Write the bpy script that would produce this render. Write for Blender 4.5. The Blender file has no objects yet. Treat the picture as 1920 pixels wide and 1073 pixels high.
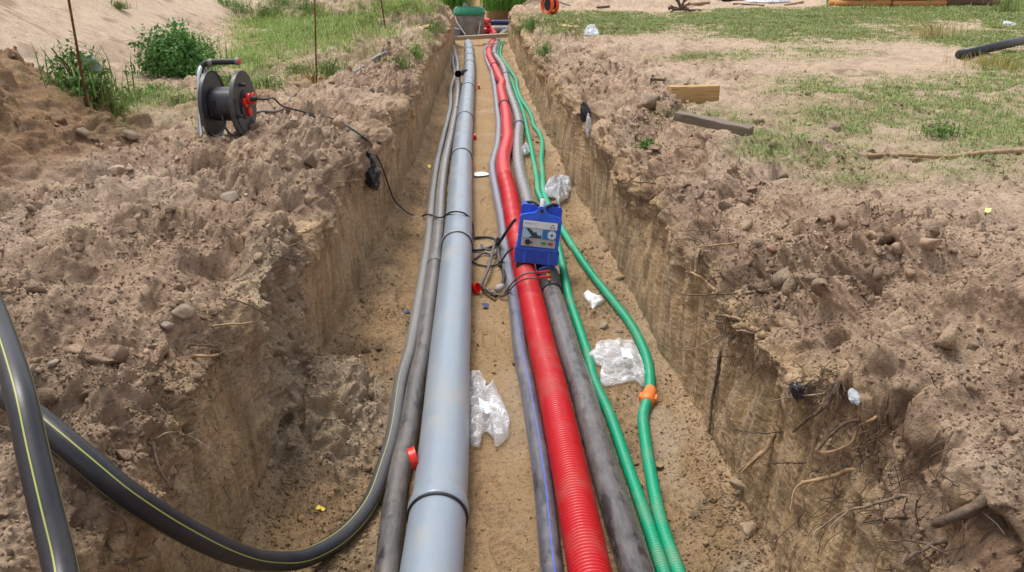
import bpy, bmesh, math, random
import numpy as np
from mathutils import Vector, Matrix, Euler
from mathutils.bvhtree import BVHTree
random.seed(7); RNG = np.random.default_rng(7)
R = math.radians
C = bpy.context.scene.collection
# ------------------------------------------------------------------ camera
F = 1480.0                      # focal length in photo pixels (1920 wide)
PITCH = math.atan(609/F)
YAW = math.atan(61*math.cos(PITCH)/F)
CAMZ = 1.89
cd = bpy.data.cameras.new('camera'); cam = bpy.data.objects.new('camera', cd); C.objects.link(cam)
cam.location = (0, 0, CAMZ); cam.rotation_euler = (math.pi/2-PITCH, 0, -YAW)
cd.sensor_width = 36; cd.lens = F/1920*36; cd.clip_start = 0.05; cd.clip_end = 2000
bpy.context.scene.camera = cam
# ------------------------------------------------------------------ sky and sun (bright overcast)
SUN_EL, SUN_AZ = R(70), R(-42)   # azimuth measured from +Y towards +X
w = bpy.data.worlds.new('World'); bpy.context.scene.world = w; w.use_nodes = True
nt = w.node_tree; nt.nodes.clear()
sk = nt.nodes.new('ShaderNodeTexSky'); sk.sky_type = 'NISHITA'; sk.sun_disc = False
sk.sun_elevation = SUN_EL; sk.sun_rotation = SUN_AZ; sk.air_density = 1.0; sk.dust_density = 3.0
hs = nt.nodes.new('ShaderNodeHueSaturation'); hs.inputs['Saturation'].default_value = 0.25
bg = nt.nodes.new('ShaderNodeBackground'); bg.inputs[1].default_value = 0.15
wo = nt.nodes.new('ShaderNodeOutputWorld')
nt.links.new(sk.outputs[0], hs.inputs['Color']); nt.links.new(hs.outputs[0], bg.inputs[0]); nt.links.new(bg.outputs[0], wo.inputs[0])
sl = bpy.data.lights.new('sun', 'SUN'); sl.energy = 1.5; sl.angle = R(20); sl.color = (1, .96, .9)
so = bpy.data.objects.new('sun', sl); C.objects.link(so)
sd = Vector((math.sin(SUN_AZ)*math.cos(SUN_EL), math.cos(SUN_AZ)*math.cos(SUN_EL), math.sin(SUN_EL)))
so.rotation_euler = sd.to_track_quat('Z', 'Y').to_euler()
vs = bpy.context.scene.view_settings
vs.view_transform = 'Standard'; vs.look = 'None'; vs.gamma = 1; vs.exposure = 0.68
bpy.context.scene.cycles.max_bounces = 6
bpy.context.scene.cycles.transparent_max_bounces = 12
# ------------------------------------------------------------------ pixel helpers: a photo pixel on a level plane becomes a point of the place
RM = cam.rotation_euler.to_matrix()
def ray(px, py): return (RM @ Vector(((px-960)/F, -(py-536.5)/F, -1))).normalized()
def P(px, py, z=0.0):
    d = ray(px, py); t = (z-CAMZ)/d.z
    return Vector((0, 0, CAMZ)) + d*t
def proj(pts):
    q = (np.asarray(pts)-np.array([0, 0, CAMZ])) @ np.array(RM)
    return 960-q[:, 0]/q[:, 2]*F, 536.5+q[:, 1]/q[:, 2]*F
# ------------------------------------------------------------------ noise (numpy)
_perm = np.random.default_rng(3).permutation(256).astype(np.int32); _perm = np.concatenate([_perm]*3)
_g = np.random.default_rng(4).normal(size=(256, 3)).astype(np.float32); _g /= np.linalg.norm(_g, axis=1)[:, None]
def _pn(p):
    i = np.floor(p).astype(np.int32); f = (p-i).astype(np.float32); i &= 255
    u = f*f*f*(f*(f*6-15)+10)
    r = None; c = {}
    for a in (0, 1):
        A = _perm[i[:, 0]+a]
        for b in (0, 1):
            B = _perm[A+((i[:, 1]+b) & 255)]
            for d in (0, 1):
                g = _g[_perm[B+((i[:, 2]+d) & 255)]]
                c[a, b, d] = g[:, 0]*(f[:, 0]-a)+g[:, 1]*(f[:, 1]-b)+g[:, 2]*(f[:, 2]-d)
    x0 = {(b, d): c[0, b, d]+u[:, 0]*(c[1, b, d]-c[0, b, d]) for b in (0, 1) for d in (0, 1)}
    y0 = {d: x0[0, d]+u[:, 1]*(x0[1, d]-x0[0, d]) for d in (0, 1)}
    return (y0[0]+u[:, 2]*(y0[1]-y0[0]))*1.5
def perlin(p, s, off=0.0):
    s = np.asarray(s, np.float32)*np.ones(3, np.float32)
    out = np.empty(len(p), np.float32)
    for k in range(0, len(p), 65536):
        out[k:k+65536] = _pn((p[k:k+65536]*s+off).astype(np.float32)+1000.0)
    return out
def _wl(p):
    b = np.floor(p-0.5).astype(np.int32)
    best = np.full(len(p), 9.0, np.float32); cid = np.zeros(len(p), np.int32)
    for a in (0, 1):
        for q in (0, 1):
            for d in (0, 1):
                c = b+np.array([a, q, d], np.int32); m = c & 255
                h = _perm[_perm[_perm[m[:, 0]]+m[:, 1]]+m[:, 2]]
                j = _g[h]*0.36+0.5
                e = ((p-c-j)**2).sum(1).astype(np.float32)
                k = e < best; best[k] = e[k]; cid[k] = h[k]
    return np.sqrt(best), cid
def worley(p, s, off=0.0):
    s = np.asarray(s, np.float32)*np.ones(3, np.float32)
    o = np.empty(len(p), np.float32); c = np.empty(len(p), np.int32)
    for k in range(0, len(p), 65536):
        o[k:k+65536], c[k:k+65536] = _wl((p[k:k+65536]*s+off).astype(np.float32)+1000.0)
    return o, (c*0.6180339) % 1.0
def sm(a, b, x):
    t = np.clip((x-a)/(b-a), 0, 1); return t*t*(3-2*t)
# ------------------------------------------------------------------ node materials
MATS = {}
def mat(name, col, rough=.6, metal=0, var=.12, scale=30, dust=0, dustcol=(.30, .22, .15), dscale=9, bump=.0, bscale=200, alpha=None, spec=.5, trans=0, coat=0, stretch=(1, 1, 1), col2=None):
    if name in MATS: return MATS[name]
    m = bpy.data.materials.new(name); m.use_nodes = True; MATS[name] = m
    n = m.node_tree.nodes; L = m.node_tree.links; b = n['Principled BSDF']
    tc = n.new('ShaderNodeTexCoord'); mp = n.new('ShaderNodeMapping'); mp.inputs['Scale'].default_value = stretch
    L.new(tc.outputs['Object'], mp.inputs[0])
    nz = n.new('ShaderNodeTexNoise'); nz.inputs['Scale'].default_value = scale; nz.inputs['Detail'].default_value = 5; L.new(mp.outputs[0], nz.inputs[0])
    mx = n.new('ShaderNodeMix'); mx.data_type = 'RGBA'
    c2 = col2 or tuple(max(0, c*(1-2*var)) for c in col)
    mx.inputs['A'].default_value = (*c2, 1)
    mx.inputs['B'].default_value = (*[min(1, c*(1+var)) for c in col], 1)
    rp = n.new('ShaderNodeMapRange'); rp.inputs[1].default_value = .3; rp.inputs[2].default_value = .7
    L.new(nz.outputs[0], rp.inputs[0]); L.new(rp.outputs[0], mx.inputs[0])
    out = mx.outputs['Result']; b.inputs['Roughness'].default_value = rough
    if dust:
        n2 = n.new('ShaderNodeTexNoise'); n2.inputs['Scale'].default_value = dscale; n2.inputs['Detail'].default_value = 8; n2.inputs['Roughness'].default_value = .68; L.new(mp.outputs[0], n2.inputs[0])
        r2 = n.new('ShaderNodeMapRange'); r2.inputs[1].default_value = .52; r2.inputs[2].default_value = .72; r2.inputs[4].default_value = dust; L.new(n2.outputs[0], r2.inputs[0])
        m2 = n.new('ShaderNodeMix'); m2.data_type = 'RGBA'; m2.inputs['B'].default_value = (*dustcol, 1)
        L.new(r2.outputs[0], m2.inputs[0]); L.new(out, m2.inputs['A']); out = m2.outputs['Result']
        r3 = n.new('ShaderNodeMapRange'); r3.inputs[2].default_value = max(dust, .01); r3.inputs[3].default_value = rough; r3.inputs[4].default_value = .9
        L.new(r2.outputs[0], r3.inputs[0]); L.new(r3.outputs[0], b.inputs['Roughness'])
    L.new(out, b.inputs['Base Color'])
    b.inputs['Metallic'].default_value = metal; b.inputs['Specular IOR Level'].default_value = spec
    b.inputs['Coat Weight'].default_value = coat
    if alpha is not None: b.inputs['Alpha'].default_value = alpha
    if trans: b.inputs['Transmission Weight'].default_value = trans
    if bump:
        bp = n.new('ShaderNodeBump'); bp.inputs['Strength'].default_value = bump; bp.inputs['Distance'].default_value = .004
        n3 = n.new('ShaderNodeTexNoise'); n3.inputs['Scale'].default_value = bscale; n3.inputs['Detail'].default_value = 4; L.new(mp.outputs[0], n3.inputs[0])
        L.new(n3.outputs[0], bp.inputs['Height']); L.new(bp.outputs[0], b.inputs['Normal'])
    m['out'] = 1
    return m
def pipe_mat(name, col, far=0, farcol=(.30,.285,.275), fy=(1.9, 7.5), wipe=0, wcol=(.016, .015, .018), stripe=None, stripes=(), swidth=.012, rough=.38, dust=.6, dustcol=(.26, .2, .15), dscale=5, scuff=.35, scol=(.2, .19, .19), bump=.15):
    """UV.x runs round the pipe, UV.y along it in metres"""
    m = bpy.data.materials.new(name); m.use_nodes = True
    n = m.node_tree.nodes; L = m.node_tree.links; b = n['Principled BSDF']
    uv = n.new('ShaderNodeUVMap'); uv.uv_map = 'UVMap'
    tc = n.new('ShaderNodeTexCoord')
    # scuffs drawn out along the pipe
    mp = n.new('ShaderNodeMapping'); mp.inputs['Scale'].default_value = (1, .22, 1); L.new(tc.outputs['Object'], mp.inputs[0])
    n1 = n.new('ShaderNodeTexNoise'); n1.inputs['Scale'].default_value = 70; n1.inputs['Detail'].default_value = 9; n1.inputs['Roughness'].default_value = .72; L.new(mp.outputs[0], n1.inputs[0])
    r1 = n.new('ShaderNodeMapRange'); r1.inputs[1].default_value = .44; r1.inputs[2].default_value = .74; r1.inputs[4].default_value = scuff; L.new(n1.outputs[0], r1.inputs[0])
    m1 = n.new('ShaderNodeMix'); m1.data_type = 'RGBA'; m1.inputs['A'].default_value = (*col, 1); m1.inputs['B'].default_value = (*scol, 1); L.new(r1.outputs[0], m1.inputs[0])
    out = m1.outputs['Result']
    if wipe:
        mw = n.new('ShaderNodeMapping'); mw.inputs['Scale'].default_value = (1, .30, 1); mw.inputs['Location'].default_value = (3, 1, 5); L.new(tc.outputs['Object'], mw.inputs[0])
        nw = n.new('ShaderNodeTexNoise'); nw.inputs['Scale'].default_value = 17; nw.inputs['Detail'].default_value = 9; nw.inputs['Roughness'].default_value = .62; nw.inputs['Distortion'].default_value = .4; L.new(mw.outputs[0], nw.inputs[0])
        rw = n.new('ShaderNodeMapRange'); rw.inputs[1].default_value = .535; rw.inputs[2].default_value = .60; rw.inputs[4].default_value = wipe; L.new(nw.outputs[0], rw.inputs[0])
        m8 = n.new('ShaderNodeMix'); m8.data_type = 'RGBA'; m8.inputs['B'].default_value = (*wcol, 1); L.new(rw.outputs[0], m8.inputs[0]); L.new(out, m8.inputs['A']); out = m8.outputs['Result']
    if stripe:
        sx = n.new('ShaderNodeSeparateXYZ'); L.new(uv.outputs[0], sx.inputs[0])
        prev = None
        for a in stripes:
            s1 = n.new('ShaderNodeMath'); s1.operation = 'SUBTRACT'; s1.inputs[1].default_value = a; L.new(sx.outputs[0], s1.inputs[0])
            s2 = n.new('ShaderNodeMath'); s2.operation = 'ABSOLUTE'; L.new(s1.outputs[0], s2.inputs[0])
            s3 = n.new('ShaderNodeMath'); s3.operation = 'LESS_THAN'; s3.inputs[1].default_value = swidth; L.new(s2.outputs[0], s3.inputs[0])
            if prev:
                s4 = n.new('ShaderNodeMath'); s4.operation = 'MAXIMUM'; L.new(prev, s4.inputs[0]); L.new(s3.outputs[0], s4.inputs[1]); prev = s4.outputs[0]
            else: prev = s3.outputs[0]
        m3 = n.new('ShaderNodeMix'); m3.data_type = 'RGBA'; m3.inputs['B'].default_value = (*stripe, 1); L.new(prev, m3.inputs[0]); L.new(out, m3.inputs['A']); out = m3.outputs['Result']
    n2 = n.new('ShaderNodeTexNoise'); n2.inputs['Scale'].default_value = dscale; n2.inputs['Detail'].default_value = 9; n2.inputs['Roughness'].default_value = .66; L.new(tc.outputs['Object'], n2.inputs[0])
    r2 = n.new('ShaderNodeMapRange'); r2.inputs[1].default_value = .5; r2.inputs[2].default_value = .76; r2.inputs[4].default_value = dust; L.new(n2.outputs[0], r2.inputs[0])
    m2 = n.new('ShaderNodeMix'); m2.data_type = 'RGBA'; m2.inputs['B'].default_value = (*dustcol, 1); L.new(r2.outputs[0], m2.inputs[0]); L.new(out, m2.inputs['A'])
    out = m2.outputs['Result']
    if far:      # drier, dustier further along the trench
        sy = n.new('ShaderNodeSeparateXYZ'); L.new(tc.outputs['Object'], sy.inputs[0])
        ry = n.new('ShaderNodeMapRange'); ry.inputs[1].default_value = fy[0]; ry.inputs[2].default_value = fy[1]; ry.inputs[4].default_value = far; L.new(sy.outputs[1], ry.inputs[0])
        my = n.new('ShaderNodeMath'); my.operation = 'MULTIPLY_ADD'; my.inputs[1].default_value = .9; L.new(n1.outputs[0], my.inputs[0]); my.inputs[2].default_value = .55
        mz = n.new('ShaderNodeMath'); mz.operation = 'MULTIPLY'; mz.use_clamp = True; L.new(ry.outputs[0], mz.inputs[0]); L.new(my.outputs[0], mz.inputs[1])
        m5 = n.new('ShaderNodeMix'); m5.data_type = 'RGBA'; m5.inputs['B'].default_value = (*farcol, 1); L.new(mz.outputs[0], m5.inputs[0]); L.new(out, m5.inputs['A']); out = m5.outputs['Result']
    L.new(out, b.inputs['Base Color'])
    ad = n.new('ShaderNodeMath'); ad.operation = 'MULTIPLY_ADD'; ad.inputs[1].default_value = .6; ad.inputs[2].default_value = rough; L.new(r2.outputs[0], ad.inputs[0]); L.new(ad.outputs[0], b.inputs['Roughness'])
    if bump:
        bp = n.new('ShaderNodeBump'); bp.inputs['Strength'].default_value = bump; bp.inputs['Distance'].default_value = .003
        L.new(n1.outputs[0], bp.inputs['Height']); L.new(bp.outputs[0], b.inputs['Normal'])
    return m
def attr_mat(name, rough=.95, v=.24, bscale=130, bstr=.9, bdist=.012, spec=.2, trans=0.0):
    m = bpy.data.materials.new(name); m.use_nodes = True
    n = m.node_tree.nodes; L = m.node_tree.links; b = n['Principled BSDF']
    at = n.new('ShaderNodeAttribute'); at.attribute_name = 'tone'
    tc = n.new('ShaderNodeTexCoord')
    nz = n.new('ShaderNodeTexNoise'); nz.inputs['Scale'].default_value = 110; nz.inputs['Detail'].default_value = 9; nz.inputs['Roughness'].default_value = .7; L.new(tc.outputs['Object'], nz.inputs[0])
    r = n.new('ShaderNodeMapRange'); r.inputs[1].default_value = .3; r.inputs[2].default_value = .7; r.inputs[3].default_value = 1-v*1.3; r.inputs[4].default_value = 1+v; L.new(nz.outputs[0], r.inputs[0])
    mu = n.new('ShaderNodeVectorMath'); mu.operation = 'SCALE'; L.new(at.outputs['Color'], mu.inputs[0]); L.new(r.outputs[0], mu.inputs['Scale'])
    n4 = n.new('ShaderNodeTexNoise'); n4.inputs['Scale'].default_value = 42; n4.inputs['Detail'].default_value = 7; n4.inputs['Roughness'].default_value = .75; L.new(tc.outputs['Object'], n4.inputs[0])
    r4 = n.new('ShaderNodeMapRange'); r4.inputs[1].default_value = .50; r4.inputs[2].default_value = .66; r4.inputs[3].default_value = 1.06; r4.inputs[4].default_value = .6; L.new(n4.outputs[0], r4.inputs[0])
    # smeared faces of the cut (the alpha channel of the tone says where)
    mpw = n.new('ShaderNodeMapping'); mpw.inputs['Scale'].default_value = (1, 1, .10); L.new(tc.outputs['Object'], mpw.inputs[0])
    n5 = n.new('ShaderNodeTexNoise'); n5.inputs['Scale'].default_value = 34; n5.inputs['Detail'].default_value = 8; n5.inputs['Roughness'].default_value = .7; L.new(mpw.outputs[0], n5.inputs[0])
    r5 = n.new('ShaderNodeMapRange'); r5.inputs[1].default_value = .38; r5.inputs[2].default_value = .64; r5.inputs[3].default_value = 1.15; r5.inputs[4].default_value = .74; L.new(n5.outputs[0], r5.inputs[0])
    m6 = n.new('ShaderNodeMix'); m6.data_type = 'FLOAT'; L.new(at.outputs['Alpha'], m6.inputs[0]); L.new(r4.outputs[0], m6.inputs[2]); L.new(r5.outputs[0], m6.inputs[3])
    mu2 = n.new('ShaderNodeVectorMath'); mu2.operation = 'SCALE'; L.new(mu.outputs[0], mu2.inputs[0]); L.new(m6.outputs[0], mu2.inputs['Scale'])
    L.new(mu2.outputs[0], b.inputs['Base Color']); b.inputs['Roughness'].default_value = rough; b.inputs['Specular IOR Level'].default_value = spec
    if bstr:
        n2 = n.new('ShaderNodeTexNoise'); n2.inputs['Scale'].default_value = bscale; n2.inputs['Detail'].default_value = 6; n2.inputs['Roughness'].default_value = .7; L.new(tc.outputs['Object'], n2.inputs[0])
        m7 = n.new('ShaderNodeMix'); m7.data_type = 'FLOAT'; L.new(at.outputs['Alpha'], m7.inputs[0]); L.new(n4.outputs[0], m7.inputs[2]); L.new(n5.outputs[0], m7.inputs[3])
        bp = n.new('ShaderNodeBump'); bp.inputs['Strength'].default_value = bstr; bp.inputs['Distance'].default_value = bdist
        ms = n.new('ShaderNodeMath'); ms.operation = 'MULTIPLY_ADD'; ms.inputs[1].default_value = 1.6; L.new(m7.outputs[0], ms.inputs[0]); L.new(n2.outputs[0], ms.inputs[2])
        L.new(ms.outputs[0], bp.inputs['Height']); L.new(bp.outputs[0], b.inputs['Normal'])
    return m
# ------------------------------------------------------------------ object helpers
def tag(o, label=None, cat=None, group=None, kind=None):
    if label: o['label'] = label
    if cat: o['category'] = cat
    if group: o['group'] = group
    if kind: o['kind'] = kind
    return o
def thing(name, loc, label, cat, group=None, rot=(0, 0, 0)):
    o = bpy.data.objects.new(name, None); C.objects.link(o); o.location = loc; o.rotation_euler = rot; o.empty_display_size = .1
    return tag(o, label, cat, group)
def fastmesh(name, V, Fq, m, parent=None, smooth=True, uv=None, tone=None):
    V = np.asarray(V, np.float32); Fq = np.asarray(Fq, np.int32); k = Fq.shape[1]
    me = bpy.data.meshes.new(name); me.vertices.add(len(V)); me.vertices.foreach_set('co', V.ravel())
    me.loops.add(Fq.size); me.loops.foreach_set('vertex_index', Fq.ravel())
    me.polygons.add(len(Fq)); me.polygons.foreach_set('loop_start', np.arange(0, Fq.size, k, dtype=np.int32))
    if smooth: me.polygons.foreach_set('use_smooth', np.ones(len(Fq), bool))
    if uv is not None:
        l = me.uv_layers.new(name='UVMap'); l.data.foreach_set('uv', np.asarray(uv, np.float32)[Fq.ravel()].ravel() if len(uv) == len(V) else np.asarray(uv, np.float32).ravel())
    if tone is not None:
        a = me.color_attributes.new('tone', 'FLOAT_COLOR', 'POINT')
        t = np.zeros((len(V), 4), np.float32); t[:, :tone.shape[1]] = tone; a.data.foreach_set('color', t.ravel())
    me.update(calc_edges=True); me.materials.append(m)
    o = bpy.data.objects.new(name, me); C.objects.link(o)
    if parent: o.parent = parent
    return o
def obj(name, bm, m, parent=None, smooth=True, bev=0):
    me = bpy.data.meshes.new(name)
    if bev: bmesh.ops.bevel(bm, geom=[e for e in bm.edges if e.calc_face_angle(0) > .6], offset=bev, segments=2, affect='EDGES', profile=.6)
    bmesh.ops.recalc_face_normals(bm, faces=bm.faces)
    bm.to_mesh(me); bm.free()
    if smooth:
        for p in me.polygons: p.use_smooth = True
        me.set_sharp_from_angle(angle=R(35))
    me.materials.append(m); o = bpy.data.objects.new(name, me); C.objects.link(o)
    if parent: o.parent = parent
    return o
def smooth_path(pts, step):
    pts = [Vector(p) for p in pts]
    if len(pts) < 3:
        n = max(2, int((pts[1]-pts[0]).length/step)); return [pts[0].lerp(pts[1], i/n) for i in range(n+1)]
    ex = [pts[0]*2-pts[1]]+pts+[pts[-1]*2-pts[-2]]
    out = []
    for i in range(1, len(ex)-2):
        p0, p1, p2, p3 = ex[i-1:i+3]; n = max(1, int(round((p2-p1).length/step)))
        for k in range(n):
            t = k/n
            # centripetal-like Catmull-Rom with limited tangents
            d = (p2-p1).length; a = (p1-p0).length; c = (p3-p2).length
            m1 = (p2-p0)/(a+d)*d; m2 = (p3-p1)/(c+d)*d
            h = t*t; g = h*t
            out.append(p1*(2*g-3*h+1)+m1*(g-2*h+t)+p2*(-2*g+3*h)+m2*(g-h))
    out.append(pts[-1]); return out
def tube_arrays(path, rad, seg=16, caps=True):
    seg += seg % 2
    p = np.array([tuple(v) for v in path], np.float64); n = len(p)
    t = np.gradient(p, axis=0); t /= np.linalg.norm(t, axis=1)[:, None]+1e-12
    up = np.array([0, 0, 1.0]) if abs(t[0, 2]) < .9 else np.array([0, 1.0, 0])
    nn = np.zeros((n, 3)); a = up-t[0]*up.dot(t[0]); nn[0] = a/np.linalg.norm(a)
    for i in range(1, n):
        a = nn[i-1]-t[i]*nn[i-1].dot(t[i]); nn[i] = a/np.linalg.norm(a)
    bb = np.cross(t, nn)
    s = np.concatenate([[0], np.cumsum(np.linalg.norm(np.diff(p, axis=0), axis=1))])
    r = rad(s) if callable(rad) else (np.asarray(rad) if np.ndim(rad) else np.full(n, rad))
    th = np.arange(seg)/seg*2*np.pi
    ring = np.cos(th)[None, :, None]*nn[:, None]+np.sin(th)[None, :, None]*bb[:, None]
    V = (p[:, None]+ring*r[:, None, None]).reshape(-1, 3)
    i = np.arange(n-1)[:, None]*seg; j = np.arange(seg)[None]; j2 = (j+1) % seg
    Fq = np.stack([i+j, i+seg+j, i+seg+j2, i+j2], -1).reshape(-1, 4)
    u0 = np.broadcast_to(j/seg, (n-1, seg)); u1 = np.broadcast_to((j+1)/seg, (n-1, seg))
    s0 = np.broadcast_to(s[:-1, None], (n-1, seg)); s1 = np.broadcast_to(s[1:, None], (n-1, seg))
    uv = np.stack([u0, s0, u0, s1, u1, s1, u1, s0], -1).reshape(-1, 2)
    if caps:
        for q, base in ((p[0], 0), (p[-1], (n-1)*seg)):
            V = np.vstack([V, q]); c = len(V)-1
            e = np.stack([np.full(seg//2, c), base+np.arange(0, seg, 2), base+(np.arange(0, seg, 2)+1), base+(np.arange(0, seg, 2)+2) % seg], -1)
            Fq = np.vstack([Fq, e]); uv = np.vstack([uv, np.tile([[.5, s[0] if base == 0 else s[-1]]], (e.size, 1))])
    return V, Fq, uv
def tube(name, path, rad, m, parent=None, seg=16, caps=True, step=None):
    if step: path = smooth_path(path, step)
    V, Fq, uv = tube_arrays(path, rad, seg, caps)
    return fastmesh(name, V, Fq, m, parent, uv=uv)
def multi(name, parts, m, parent=None, tone=None):
    Vs, Fs, o = [], [], 0
    for V, Fq, *_ in parts: Vs.append(V); Fs.append(Fq+o); o += len(V)
    return fastmesh(name, np.vstack(Vs), np.vstack(Fs), m, parent, tone=tone)
def bx(bm, lo, hi, mtx=None):
    v = [bm.verts.new(Vector((x, y, z)) if mtx is None else mtx @ Vector((x, y, z))) for x in (lo[0], hi[0]) for y in (lo[1], hi[1]) for z in (lo[2], hi[2])]
    for f in ((0, 1, 3, 2), (4, 6, 7, 5), (0, 4, 5, 1), (2, 3, 7, 6), (0, 2, 6, 4), (1, 5, 7, 3)): bm.faces.new([v[i] for i in f])
def prism(bm, poly, y0, y1, scale=1.0):
    """polygon (x, z) pushed from y0 to y1"""
    a = [bm.verts.new((x, y0, z)) for x, z in poly]; b = [bm.verts.new((x*scale, y1, z)) for x, z in poly]
    bm.faces.new(a); bm.faces.new(b[::-1]); n = len(a)
    for i in range(n): bm.faces.new((a[i], b[i], b[(i+1) % n], a[(i+1) % n]))
def cyl(bm, r, a, b, seg=24, r2=None):
    a, b = Vector(a), Vector(b); q = (b-a).to_track_quat('Z', 'Y').to_matrix().to_4x4()
    bmesh.ops.create_cone(bm, cap_ends=True, segments=seg, radius1=r, radius2=r if r2 is None else r2, depth=(b-a).length, matrix=Matrix.Translation((a+b)/2) @ q)
def lathe(bm, prof, seg=32):
    rows = [[bm.verts.new((r*math.cos(2*math.pi*k/seg), r*math.sin(2*math.pi*k/seg), z)) for k in range(seg)] for r, z in prof]
    for A, B in zip(rows, rows[1:]):
        for k in range(seg): bm.faces.new((A[k], A[(k+1) % seg], B[(k+1) % seg], B[k]))
    return rows
# ------------------------------------------------------------------ TERRAIN: trench, banks, hill and field in one sheet
#        Y     lb    lipz  crX   crZ   ftX   ftZ  |  rb   lipz  crX   crZ   ftX   ftZ
KEY = [(-1.5, -.90, .74, -1.5, .98, -2.3, .90,   .95, .75, 1.55, 1.10, 2.2, 1.0),
       (1.2,  -.88, .73, -1.5, .98, -2.3, .88,   .94, .75, 1.50, 1.10, 2.1, 1.0),
       (1.7,  -.88, .74, -1.5, .98, -2.3, .87,   .945, .76, 1.48, 1.08, 2.1, .98),
       (2.1,  -.88, .75, -1.5, .99, -2.3, .86,   .945, .74, 1.42, 1.06, 2.0, .96),
       (3.2,  -.83, .76, -1.5, .98, -2.2, .85,   .93, .76, 1.30, 1.00, 1.75, .90),
       (4.7,  -.74, .76, -1.45, .95, -1.75, .85, .87, .76, 1.25, .98, 1.6, .87),
       (7,    -.68, .78, -1.15, .93, -1.8, .84,  .79, .77, 1.15, .93, 1.5, .85),
       (12,   -.65, .78, -.92, .93, -1.7, .84,   .72, .78, 1.02, .91, 1.4, .85),
       (20.2, -.64, .76, -.85, .86, -1.7, .82,   .70, .80, .90, .90, 1.3, .85),
       (20.6, -2.6, .76, -2.8, .84, -3.0, .82,   1.5, .80, 1.75, .90, 2.1, .85),
       (25.9, -2.6, .80, -2.8, .9, -3.0, .88,    1.5, .82, 1.75, .90, 2.1, .88),
       (26.2, -.45, .85, -.7, .95, -1.2, .9,     .25, .85, .5, .95, 1.0, .9),
       (60,   -.45, .85, -.7, .95, -1.2, .9,     .25, .85, .5, .95, 1.0, .9),
       (600,  -.45, .85, -.7, .95, -1.2, .9,     .25, .85, .5, .95, 1.0, .9)]
K = np.array(KEY)
rows = np.concatenate([np.arange(-1.5, .8, .03), .8*np.exp(np.arange(0, math.log(27/.8), .0036)), 27*np.exp(np.arange(0.01, math.log(60/27), .012)), 60*np.exp(np.linspace(.03, 2.3, 26))])
kk = [np.interp(rows, K[:, 0], K[:, i]) for i in range(K.shape[1])]
one = np.ones_like(rows)
# control points per row: X, Z, roughness class channels (bank, wall, floor)
cp = [(-400*one, .8*one), (-15*one, .8*one), (-3.2*one, .82*one), (kk[5], kk[6]), (kk[3], kk[4]), (kk[1]-.10, kk[2]+.04), (kk[1]-.03, kk[2]-.06), (kk[1], .38*one), (kk[1]+.01, .06*one),
      (kk[1]+.11, 0*one), (kk[7]-.11, 0*one), (kk[7]-.01, .06*one), (kk[7], .38*one), (kk[7]+.03, kk[8]-.06), (kk[7]+.10, kk[8]+.04), (kk[9], kk[10]), (kk[11], kk[12]), (3.2*one, .87*one), (15*one, .86*one), (400*one, .8*one)]
nseg = [22, 250, 120, 110, 110, 24, 64, 64, 20, 260, 20, 64, 64, 24, 110, 110, 120, 260, 22]
bankness = [0, .25, .5, 1, 1, 1, .6, .1, .1, 0, 0, .1, .1, .6, 1, 1, .8, .35, .25, 0]
wallness = [0, 0, 0, 0, 0, .1, .9, 1, .8, 0, 0, .8, 1, .9, .1, 0, 0, 0, 0, 0]
floorness = [0, 0, 0, 0, 0, 0, 0, 0, .3, 1, 1, .3, 0, 0, 0, 0, 0, 0, 0, 0]
XS, ZS, BK, WL, FL = [], [], [], [], []
for i, n in enumerate(nseg):
    t = np.arange(n)/n
    if i == 0: tt = 1-np.exp(-t*4.2)/1; tt = tt/(1-math.exp(-4.2))
    elif i == len(nseg)-1: tt = (np.exp(t*4.2)-1)/(math.exp(4.2)-1)
    else: tt = t
    XS.append(cp[i][0][:, None]*(1-tt)+cp[i+1][0][:, None]*tt); ZS.append(cp[i][1][:, None]*(1-tt)+cp[i+1][1][:, None]*tt)
    for A, src in ((BK, bankness), (WL, wallness), (FL, floorness)): A.append(src[i]*(1-tt)+src[i+1]*tt)
XS.append(cp[-1][0][:, None]); ZS.append(cp[-1][1][:, None]); BK.append([0]); WL.append([0]); FL.append([0])
X = np.hstack(XS); Z = np.hstack(ZS); NR, NC = X.shape
BKv = np.tile(np.concatenate(BK), (NR, 1)); WLv = np.tile(np.concatenate(WL), (NR, 1)); FLv = np.tile(np.concatenate(FL), (NR, 1))
Y = np.tile(rows[:, None], (1, NC))
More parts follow.
